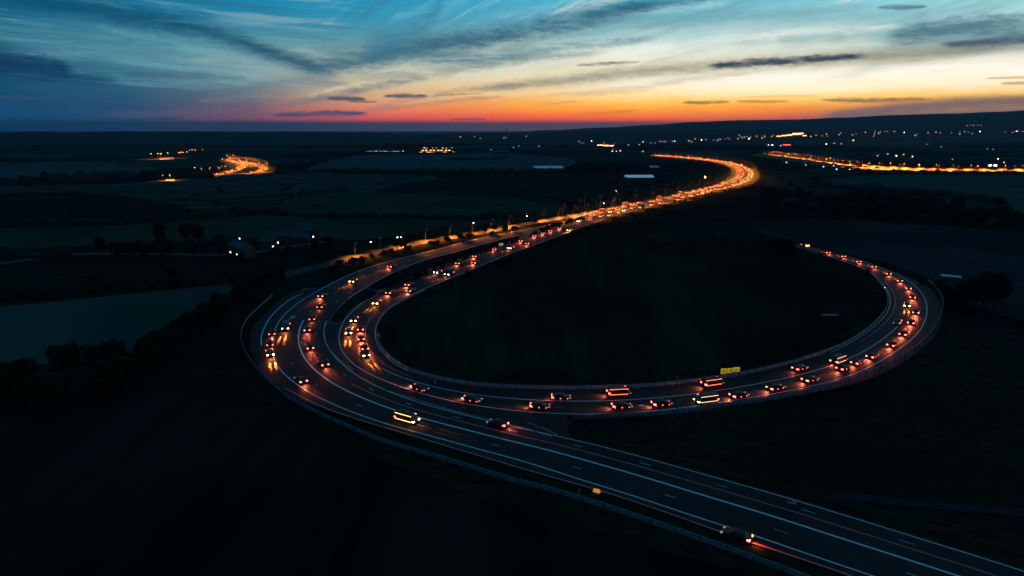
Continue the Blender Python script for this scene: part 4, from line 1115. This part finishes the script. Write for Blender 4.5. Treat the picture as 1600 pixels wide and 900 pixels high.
on_road(RING, 1103, 629.5, -1, 'van', 'silver', 'van with pale yellow light-trail strips by the tall pole', strips='strip_pale', head='head', beam=300)
on_road(RING, 1417, 479, -1, 'car', 'white', 'white-lit car facing down the east bend', strips='strip_pale', head='head', beam=2600)
on_road(RING, 1402, 506, -1, 'car', 'silver', 'faintly lit car behind the white-lit one', strips='strip_pale', head='head_dim')
on_road(RING, 1258, 385, -1, 'car', 'white', 'headlit car where the loop meets the trees', head='head', beam=900)

# tiny vehicles on the far roads: one mesh each
def far_car_mesh(name, front, paint, box=False):
    b = MB()
    if not box:
        b.prism([(-2.1, .35), (-2.1, .9), (-1.5, 1.0), (-1.1, 1.42), (.2, 1.42), (.9, .95), (2.0, .75), (2.1, .35)], lambda z, x: .86, 0)
    else:
        b.prism([(-4, .5), (-4, 3.3), (2.4, 3.3), (2.6, 2.7), (3.9, 2.6), (4.1, 1.4), (4.1, .5)], lambda z, x: 1.2, 0)
    L_ = 4.1 if box else 2.1
    for s in (-1, 1):
        b.box((L_ + .08, s * .66, .75), (.16, .5, .34), 1); b.box((-L_ - .06, s * .66, .85), (.12, .5, .34), 2)
    return b.build(name, [MAT['paint_' + paint], MAT['far_head'], MAT['tail']])
FCM = [far_car_mesh('car', True, 'grey'), far_car_mesh('car', True, 'silver'), far_car_mesh('box_lorry', True, 'white', True)]
def far_traffic(P, lanes, step, label_f, label_b, group, prob=.75):
    for off, d in lanes:
        s = RND.uniform(0, step)
        Q = resample(P, 2.0); i = int(s / 2)
        while i < len(Q) - 2:
            if RND.random() < prob:
                t = (Q[i + 1] - Q[i]).normalized(); q = Vector((t.y, -t.x, 0)); p = Q[i] + q * off
                k = RND.choice((0, 0, 1, 1, 2))
                o = link('box_lorry' if k == 2 else 'car', FCM[k], None, (p.x, p.y, .05), (0, 0, math.atan2(t.y * d, t.x * d)))
                tag(o, (label_f if k != 2 else label_f.replace('car', 'lorry')), 'lorry' if k == 2 else 'car', group + (' lorries' if k == 2 else ' cars'))
            i += max(3, int(RND.uniform(.7, 1.5) * step / 2))
cA = RING.c[k0:ri(RING, 925, 341)]
far_traffic(cA, [(-8.5, 1), (-4.8, 1), (3.2, -1), (7.6, -1)], 17, 'tiny lit car in the dense traffic of the glowing far bend', '', 'far bend')
far_traffic(HIGH, [(-8, 1), (-4, 1), (4, -1), (8, -1)], 40, 'tiny lit car on the highway at the far right', '', 'far highway')
far_traffic(FARA, [(-5, 1), (-2, 1), (2, -1), (5, -1)], 34, 'tiny lit car on the far double bend', '', 'double bend')
far_traffic(FARB, [(-5, 1), (4, -1)], 24, 'tiny lit car on the slip road by the double bend', '', 'slip road')

# ---------------------------------------------------------------- signs and small roadside things
def sign_board(p, rz, panels, z0, mat, label, posts):
    root = link('road_sign', None, None, (p.x, p.y, 0), (0, 0, rz)); tag(root, label, 'road sign')
    for (x, w, z, h, glyphs) in panels:
        b = MB(); b.box((x, 0, z0 + z + h / 2), (w, .08, h)); pn = link('panel', b.build('panel', MAT[mat]), root)
        g = MB()
        for (gx, gz, gw, gh) in glyphs: g.box((x + gx * w / 2, -.06, z0 + z + h / 2 + gz * h / 2), (gw * w, .03, gh * h))
        if glyphs: link('lettering', g.build('lettering', MAT['sign_black']), pn)
    for x in posts:
        b = MB(); b.tube([(x, .1, -.2), (x, .1, z0 + .9)], .07, 6); link('post', b.build('post', MAT['pole']), root)
gl1 = [(-.5, .45, .16, .14), (.05, .5, .14, .2), (.5, .4, .18, .14), (-.55, -.05, .12, .22), (0, 0, .2, .16), (.5, -.1, .2, .12), (-.4, -.5, .2, .14), (.15, -.5, .14, .2), (.55, -.5, .12, .14)]
gl2 = [(-.35, -.1, .08, .7), (.0, .55, .5, .07), (.05, .1, .4, .07), (.05, -.35, .4, .07), (.62, 0, .1, .9), (.25, -.1, .07, .5)]
gl3 = [(.18, .18, .58, .10), (.18, -.12, .58, .07), (-.66, -.1, .07, .62), (.05, -.5, .6, .07), (-.3, -.74, .3, .07)]
p = ground(1140, 590)
sign_board(p, .18, [(-1.72, 1.5, 0, 1.35, gl1), (-.05, 1.35, .14, 1.2, gl2), (1.7, 1.75, .30, 1.15, gl3)], 1.15, 'sign_yellow', 'yellow sign in three panels with black marks above the barrier', (-1.7, -.05, 1.7))
p = ground(781, 387)
sign_board(p, .62, [(0, 2.6, 0, 1.3, [(-.05, .25, .6, .12), (-.1, -.2, .5, .12), (.45, .05, .1, .3)]), (1.75, .7, .1, 1.2, [])], 1.0, 'sign_cream', 'small cream sign on the strip beside the straight', (-.9, .9))
# tall pole by the bottom of the loop
street_lamp(ground(1058, 648), 1.57, 7.6, 'tall dark unlit pole on the outer verge of the loop', None, 'black')
# orange hazard lamp by the lower barrier, with a thin marker rod beside it
o = link('hazard_lamp', None, None, ground(932, 773), (0, 0, -.5)); tag(o, 'orange hazard lamp box glowing beside the lower barrier', 'hazard lamp')
b = MB(); b.prism([(-.62, .45), (-.5, 1.0), (.45, 1.05), (.68, .62), (.5, .42)], lambda z, x: .16); link('lens', b.build('lens', MAT['orange_case']), o)
b = MB(); b.prism([(-.66, .40), (-.72, .8), (-.56, 1.06), (-.52, 1.0)], lambda z, x: .19); link('housing', b.build('housing', MAT['galv']), o)
b = MB(); b.box((0, 0, .2), (.12, .12, .45)); b.box((0, 0, .0), (.7, .4, .06)); link('stand', b.build('stand', MAT['post']), o)
o = link('marker_rod', None, None, ground(904, 776)); tag(o, 'thin pale marker rod standing by the lower barrier', 'marker post')
b = MB(); b.tube([(0, 0, -.1), (.15, 0, 1.35)], .03, 5); link('rod', b.build('rod', MAT['sign_white']), o)
b = MB(); b.box((.15, 0, 1.36), (.3, .06, .06)); link('cap', b.build('cap', MAT['sign_white']), o)
o = link('temporary_sign', None, None, ground(1237, 790), (0, 0, -.35)); tag(o, 'small white and red board on the verge of the lower carriageway', 'road sign')
b = MB(); b.box((0, 0, .62), (1.25, .05, .62)); f_ = link('face', b.build('face', MAT['sign_white']), o)
b = MB(); b.box((-.25, -.035, .85), (.55, .03, .4)); link('band', b.build('band', MAT['sign_red']), f_)
for s in (-.5, .5):
    b = MB(); b.tube([(s, .2, -.1), (s, .03, .5)], .03, 5); link('leg', b.build('leg', MAT['post']), o)
for k, (x, y, lb) in enumerate([(591, 527, 'pale reflective end marker on the inner bend barrier'), (1382, 453, 'small white reflector post on the east bend kerb'), (680, 599, 'tiny white reflector post on the loop verge'), (478, 455, 'rounded grey crash cushion at the top of the lay-by')]):
    o = link('crash_cushion' if k in (0, 3) else 'reflector_post', None, None, ground(x, y), (0, 0, 2.0 if k == 0 else .7)); tag(o, lb, 'crash cushion' if k in (0, 3) else 'marker post')
    b = MB()
    if k in (0, 3):
        b.prism([(-1.3, .1), (-1.5, .5), (-1.2, 1.0), (1.0, 1.1), (1.5, .6), (1.3, .1)], lambda z, x: .42 - .1 * abs(z - .5)); link('cushion', b.build('cushion', MAT['galv']), o)
        b = MB()
        for q in range(3): b.box((-.8 + q * .8, 0, .58), (.12, .92, .7))
        link('band', b.build('band', MAT['sign_white' if k == 0 else 'post']), o)
    else:
        b.box((0, 0, .5), (.14, .08, 1.1)); link('post', b.build('post', MAT['sign_white']), o)
        b = MB(); b.box((0, -.05, .92), (.11, .03, .2)); link('reflector', b.build('reflector', MAT['white_lamp'] if k == 1 else MAT['sign_white']), o)  # east bend reflector glows by itself, its glint put into the material

# ---------------------------------------------------------------- buildings
def house(p, rz, w, d, h, lit, label, group=None, wall='render_wall', win='win_warm', detail=True, cat='house', roofm='roof', rise=None):
    o = link('house', None, None, (p.x, p.y, -.2), (0, 0, rz)); tag(o, label, cat, group)
    b = MB(); b.box((0, 0, h / 2), (w, d, h)); 
    r_ = rise or d * .32
    b.add([(-w / 2, -d / 2, h), (-w / 2, d / 2, h), (-w / 2, 0, h + r_), (w / 2, -d / 2, h), (w / 2, d / 2, h), (w / 2, 0, h + r_)], [(0, 2, 1), (3, 4, 5)])
    link('wall', b.build('wall', MAT[wall]), o)
    b = MB(); e = .4
    b.add([(-w / 2 - e, -d / 2 - e, h - .12), (w / 2 + e, -d / 2 - e, h - .12), (w / 2 + e, 0, h + r_ + .1), (-w / 2 - e, 0, h + r_ + .1), (w / 2 + e, d / 2 + e, h - .12), (-w / 2 - e, d / 2 + e, h - .12)], [(0, 1, 2, 3), (3, 2, 4, 5)])
    rf = link('roof', b.build('roof', MAT[roofm]), o)
    b = MB(); b.box((w * .3, 0, h + r_ + .3), (.7, .6, 1.3)); link('chimney', b.build('chimney', MAT['brick']), rf)
    n = max(2, int(w / 3.0))
    for st in range(max(1, int(h / 2.6))):
        for k in range(n):
            x = -w / 2 + (k + .5) * w / n; z = 1.45 + st * 2.6
            on = (k + st * n) in lit
            b = MB(); b.box((x, -d / 2 - .03, z), ((.62, .08, .75) if on else (1.1, .08, 1.2))); link('window', b.build('window', MAT[win if on else 'glass']), o)
    return o
VIL = [(376,397,-.5,9,7,5,{0,2,4},'render_wall','win_warm','village house with warm lit windows at the bright corner'),
       (383,401,-.6,8,6,4.8,{0,1,3},'brick','win_warm','brick village house just beside the brightest one'),
       (436,381,.2,10,7,5,{1},'render_wall','win_white','pale gabled house in the middle of the village'),
       (455,376,.3,11,7,5,set(),'render_wall','win_white','pale long unlit house in the village'),
       (466,379,.2,12,7,3.5,set(),'render_wall','win_white','low pale barn in the village'),
       (475,366,.4,9,7,5,{0},'render_wall','win_white','tall pale house behind the village'),
       (483,372,.1,9,7,5,{0,2,3},'render_wall','win_white','house with cold white windows at the east end of the village'),
       (491,371,-.1,8,6,5,{0,1,3},'render_wall','win_white','last white-lit house at the east end of the village'),
       (421,388,.3,8,6,4.5,{1},'brick','win_white','brick house with one lit window in the village')]
for (x, y, rz, w, d, h, lit, wl, wn, lb) in VIL:
    house(ground(x, y), rz, w, d, h, lit, lb, None, wl, wn)
for k, (x, y, m, h) in enumerate([(371,396,'sodium_far',4),(376,391,'white_lamp',6),(382,396,'sodium_far',4),(386,398,'sodium_far',3.5),(482,368,'white_lamp',5),(488,366,'white_lamp',5.5),(489,372,'white_lamp',3)]):
    far_lamp(ground(x, y), ['low orange lamp by the village wall', 'bright white lamp over the village corner', 'orange lamp at the foot of the bright house', 'last orange lamp of the village corner', 'white lamp at the east end of the village', 'higher white lamp at the east end of the village', 'low white lamp at the east end of the village'][k], None, h, .16, m, 500 if m != 'white_lamp' else 300, SOD if m != 'white_lamp' else (.8, .9, 1), 160)
def shed(p, rz, w, d, h, label, roofm='metal_roof', wallm='render_wall', win=None, name='shed', group=None, cat='shed', frac=.8, wh=.5):
    o = link(name, None, None, (p.x, p.y, -.2), (0, 0, rz)); tag(o, label, cat, group)
    b = MB(); b.box((0, 0, h / 2), (w, d, h)); link('wall', b.build('wall', MAT[wallm]), o)
    b = MB(); r_ = d * .12
    b.add([(-w / 2 - .3, -d / 2 - .3, h + .02), (w / 2 + .3, -d / 2 - .3, h + .02), (w / 2 + .3, 0, h + r_), (-w / 2 - .3, 0, h + r_), (w / 2 + .3, d / 2 + .3, h + .02), (-w / 2 - .3, d / 2 + .3, h + .02)], [(0, 1, 2, 3), (3, 2, 4, 5)])
    b.add([(-w / 2, -d / 2, h), (-w / 2, d / 2, h), (-w / 2, 0, h + r_ - .1), (w / 2, -d / 2, h), (w / 2, d / 2, h), (w / 2, 0, h + r_ - .1)], [(0, 2, 1), (3, 4, 5)])
    link('roof', b.build('roof', MAT[roofm]), o)
    if win:
        n = max(2, int(w * frac / 7))
        for k in range(n):
            b = MB(); b.box((-w * frac / 2 + (k + .5) * w * frac / n, -d / 2 - .06, h * .55), (w * frac / n * .6, .1, h * wh)); link('window', b.build('window', MAT[win]), o)
    return o
shed(ground(1485, 438), -.55, 6.5, 4, 2.0, 'small shed with pale blue roof above the east bend')
shed(ground(998, 280), .02, 34, 22, 3, 'long low greenhouse with a pale blue sky sheen in the middle distance', 'sky_glow_glass', name='greenhouse', cat='greenhouse')
shed(ground(856, 265), .02, 46, 26, 3, 'longer dim greenhouse in the middle field', 'faint_sky_glow_glass', name='greenhouse', cat='greenhouse')
shed(ground(1013, 264), 0, 30, 20, 3, 'dim blue roofed shed beside the copse')
shed(ground(783, 240), 0, 40, 30, 5, 'grey farm shed beyond the middle field', 'roof')
# water trough in the meadow
o = link('water_trough', None, None, ground(1297, 494)); tag(o, 'low grey water trough in the meadow of the loop', 'trough')
b = MB(); b.box((0, 0, .2), (6.0, 1.8, .5)); link('basin', b.build('basin', MAT['gravel']), o)
b = MB(); b.box((0, 0, .43), (5.6, 1.4, .06)); link('water_surface', b.build('water_surface', MAT['glass']), o)

# lit yards and the far town
def yard(px0, px1, py, depth, nl, power, label, group, h=11, r=.9, mat='sodium_far', col=SOD):
    a, b_ = land(px0, py), land(px1, py); w = (b_ - a).length
    for k in range(nl):
        t = (k + .5) / nl
        p = a.lerp(b_, t) + Vector((RND.uniform(-.3, .3) * w / nl, RND.uniform(-.5, .5) * depth, 0))
        far_lamp(p, label, group, h, r, mat, power, col, 165, 'street_lamp', terrain(p.x, p.y))
def apron(px0, px1, py0, py1, label):
    poly_px('lit_yard', [(px0, py0), (px1, py0), (px1, py1), (px0, py1)], MAT['concrete'], .0, label, sub=0)
apron(249, 272, 245, 250, 'concrete yard glowing orange, far left'); yard(250, 272, 247.5, 110, 7, 60000, 'orange floodlight of the glowing yard at the far left', 'lamps of the far left yard')
yard(276, 292, 243.5, 80, 4, 0, 'white and orange lamp on the road past the far left yard', 'lamps past the far left yard', 8, .9)
yard(292, 316, 239, 60, 6, 0, 'faint lamp in the line leading from the far left yard', 'faint lamps past the far left yard', 8, .7)
apron(259, 273, 279.5, 282.5, 'small concrete yard glowing orange, far left'); yard(261, 272, 281, 30, 3, 30000, 'orange lamp of the small lit farmyard', 'lamps of the small lit farmyard', 6, .4)
apron(655, 709, 236, 240.5, 'lit lorry park in the middle distance'); yard(656, 709, 238, 90, 9, 90000, 'orange floodlight of the lit lorry park', 'lamps of the lorry park', 12, 1.0)
for k in range(4):
    shed(ground(664 + k * 12, 236.5), 0, 24, 16, 6, ['first shed of the lit lorry park from the west', 'second shed of the lit lorry park', 'third shed of the lit lorry park', 'last shed of the lit lorry park'][k], 'roof', 'render_wall', 'win_bright', wh=.4)
yard(573, 632, 240.5, 50, 15, 0, 'white lamp in the row before the middle field', 'white lamps before the middle field', 7, .3, 'white_lamp')
for k, (x, y) in enumerate([(348,219),(356,219),(353,226),(448,245),(305,271),(348,255)]):
    far_lamp(ground(x, y), ['first of the three white lamps on the far western plain', 'second of the three white lamps on the far western plain', 'lowest of the three white lamps on the far western plain', 'single white lamp east of the double bend', 'single white lamp west of the double bend', 'white lamp just left of the bright double bend'][k], None, 8, .4 if y < 230 else .25, 'white_lamp')
FARH = {}
def far_house(p, w, h, mat, label, group, z=0.0, rz=0.0, cat='house', name='house', frac=.7):
    k = (round(w), round(h), mat)
    if k not in FARH:
        b = MB(); b.box((0, 0, h / 2 - 1), (w, w * .7, h + 2)); r_ = w * .2
        b.add([(-w / 2, -w * .35, h), (w / 2, -w * .35, h), (w / 2, 0, h + r_), (-w / 2, 0, h + r_), (w / 2, w * .35, h), (-w / 2, w * .35, h)], [(0, 1, 2, 3), (3, 2, 4, 5), (0, 3, 5), (1, 4, 2)], 1)
        n = 3
        if mat.startswith('pin'): b.box((w * .12, -w * .35 - .1, h * .6), (1.5 * w / 9, .2, 1.3 * w / 9), 2)
        else:
            for q in range(n): b.box((-w * .33 + q * w * .33, -w * .35 - .1, h * .55), (w * frac / n, .2, h * .42), 2)
        FARH[k] = b.build('house', [MAT['render_wall'], MAT['roof'], MAT[mat]])
    o = link(name, FARH[k], None, (p.x, p.y, z), (0, 0, rz)); tag(o, label, cat, group); return o
def town(px0, px1, py0, py1, n, mats, label, group, w=(8, 13), h=(5, 8), z=0.0):
    for _ in range(n):
        t = RND.random(); x = px0 + (px1 - px0) * t
        y = py0 + (py1 - py0) * t + RND.gauss(0, 1.3)
        D_ = land(x, y).y; sc = max(1.0, D_ / 2600)
        q = land(x, y); far_house(q, RND.choice(w) * sc, RND.choice(h) * sc, RND.choice(mats), label, group, q.z - .5)
WM = ['pin_warm', 'pin_warm', 'pin_dim', 'pin_dim', 'pin_dim', 'pin_cold', 'pin_bright']
town(1000, 1130, 224, 219, 30, WM, 'small lit house of the town strung along the plain beyond the far bend', 'houses of the town beyond the far bend')
town(1130, 1212, 219, 214, 20, WM, 'small lit house of the town below the mid ridge', 'houses below the mid ridge')
town(1260, 1420, 213, 208, 22, WM, 'small lit house on the slope east of the bright works', 'houses east of the bright works')
town(1420, 1600, 211, 206, 20, WM, 'small lit house at the foot of the long ridge', 'houses at the foot of the long ridge')
town(890, 1000, 224, 227, 9, WM, 'scattered lit house west of the town', 'scattered houses west of the town')
town(700, 850, 215, 216, 7, ['pin_white', 'pin_warm'], 'scattered lit house on the low mid ridge', 'scattered houses on the mid ridge')
town(1280, 1340, 227, 225, 5, WM, 'lit house on the plain above the highway', 'houses above the highway')
town(1360, 1440, 243, 246, 8, WM, 'lit house just behind the highway', 'houses just behind the highway', (8, 10), (5, 6))
town(1210, 1340, 252, 270, 7, ['pin_dim', 'pin_cold'], 'lit house on the near side of the highway start', 'houses before the highway', (8, 10), (5, 6))
town(1440, 1560, 228, 236, 5, ['pin_warm', 'pin_white'], 'dim lone house on the dark plain at the far right', 'lone houses at the far right', (7, 8), (4, 5))
town(955, 1015, 236.5, 237.5, 6, ['pin_white'], 'white-lit house behind the copse', 'houses behind the copse', (10, 14), (5, 6))
town(750, 900, 236, 224, 6, ['pin_warm', 'pin_white'], 'lone lit farmhouse on the middle plain', 'farmhouses on the middle plain', (8, 9), (4, 5))
for k, (x, y, w, h, m) in enumerate([(1216,214.5,26,7,'win_bright'),(1224,214,26,9,'win_bright'),(1232,213.5,30,10,'win_bright'),(1241,213,34,14,'win_bright'),(1249,212.8,34,15,'win_bright'),(1256,213.5,22,7,'win_bright')]):
    far_house(land(x, y), w, h * 1.6, m, ['westernmost lit hall of the bright works', 'second lit hall of the bright works', 'third lit hall of the bright works', 'tall lit hall of the bright works', 'tallest lit hall of the bright works', 'low eastern hall of the bright works'][k], None, land(x, y).z - 1, 0, 'factory hall', 'factory_hall', .9)
for k, (x, y, m) in enumerate([(1199,228,'pin_white'),(1205,228,'pin_bright'),(1213,228,'pin_white'),(1218,229,'pin_cold'),(1226,227.5,'win_red'),(1231,227.5,'win_red')]):
    far_house(land(x, y), 18, 7, m, ['westernmost white-lit shop below the works', 'second white-lit shop below the works', 'third white-lit shop below the works', 'pale shop beside the red-lit one', 'red-lit shop below the works', 'second red-lit shop below the works'][k], None, land(x, y).z - .5, 0, 'shop', 'shop', .5)
for k, (x, y, m) in enumerate([(937,229,'win_warm'),(942,229,'win_bright'),(948,229.5,'win_warm'),(955,230,'win_warm')]):
    far_house(land(x, y), 20, 9, m, ['brightest orange-lit farm on the plain', 'orange-lit barn beside the brightest farm', 'small orange-lit house by the barn', 'last orange-lit house by the barn'][k], None, land(x, y).z - .5, 0, 'farm', 'farmhouse', .9)
yard(934, 958, 230, 60, 5, 60000, 'orange yard lamp of the bright farm on the plain', 'lamps of the bright farm', 9, .9)
yard(1368, 1400, 209, 60, 6, 0, 'orange lamp in the row on the ridge slope', 'orange lamps on the ridge slope', 12, 1.3)
yard(1505, 1535, 198.5, 40, 5, 0, 'orange lamp high on the long ridge', 'orange lamps high on the long ridge', 12, 1.5)
yard(1585, 1600, 208.5, 40, 3, 0, 'orange lamp at the end of the ridge foot', 'orange lamps at the ridge foot', 12, 1.3)
for k, (x, y, m, r) in enumerate([(1558,257,'sodium',.45),(1567,264,'sodium',.25),(1411,249,'sodium_far',.9),(1487,258,'sodium_far',.5)]):
    far_lamp(ground(x, y), ['large orange lamp above the highway at the far right', 'orange lamp close to the highway at the far right', 'orange lamp by the houses behind the highway', 'small lamp on the highway verge'][k], None, 10, r, m)
shed(ground(1547, 260), 0, 22, 12, 4, 'low white-lit depot behind the highway', 'roof', 'render_wall', 'win_white', wh=.6)
o = link('radio_mast', None, None, land(791, 209)); tag(o, 'slim mast on the horizon above the middle ridge', 'mast')
b = MB()
b.tube([(0, 0, 0), (0, 0, 20), (0, 0, 36)], 4, 6, r1=.9); link('tower', b.build('tower', MAT['post']), o)

# ---------------------------------------------------------------- air
hz = bpy.data.materials.new('evening_haze'); hz.use_nodes = True
nt = hz.node_tree
for n in list(nt.nodes): nt.nodes.remove(n)
pv = nt.nodes.new('ShaderNodeVolumePrincipled'); ou = nt.nodes.new('ShaderNodeOutputMaterial')
pv.inputs['Color'].default_value = (.20, .43, .64, 1); pv.inputs['Density'].default_value = 5.5e-5; pv.inputs['Anisotropy'].default_value = .2
nt.links.new(pv.outputs[0], ou.inputs['Volume'])
b = MB(); b.box((0, 14000, 184), (60000, 29000, 372)); o = link('haze', b.build('haze', hz)); tag(o, 'thin blue evening haze over the plain', None, None, 'stuff')
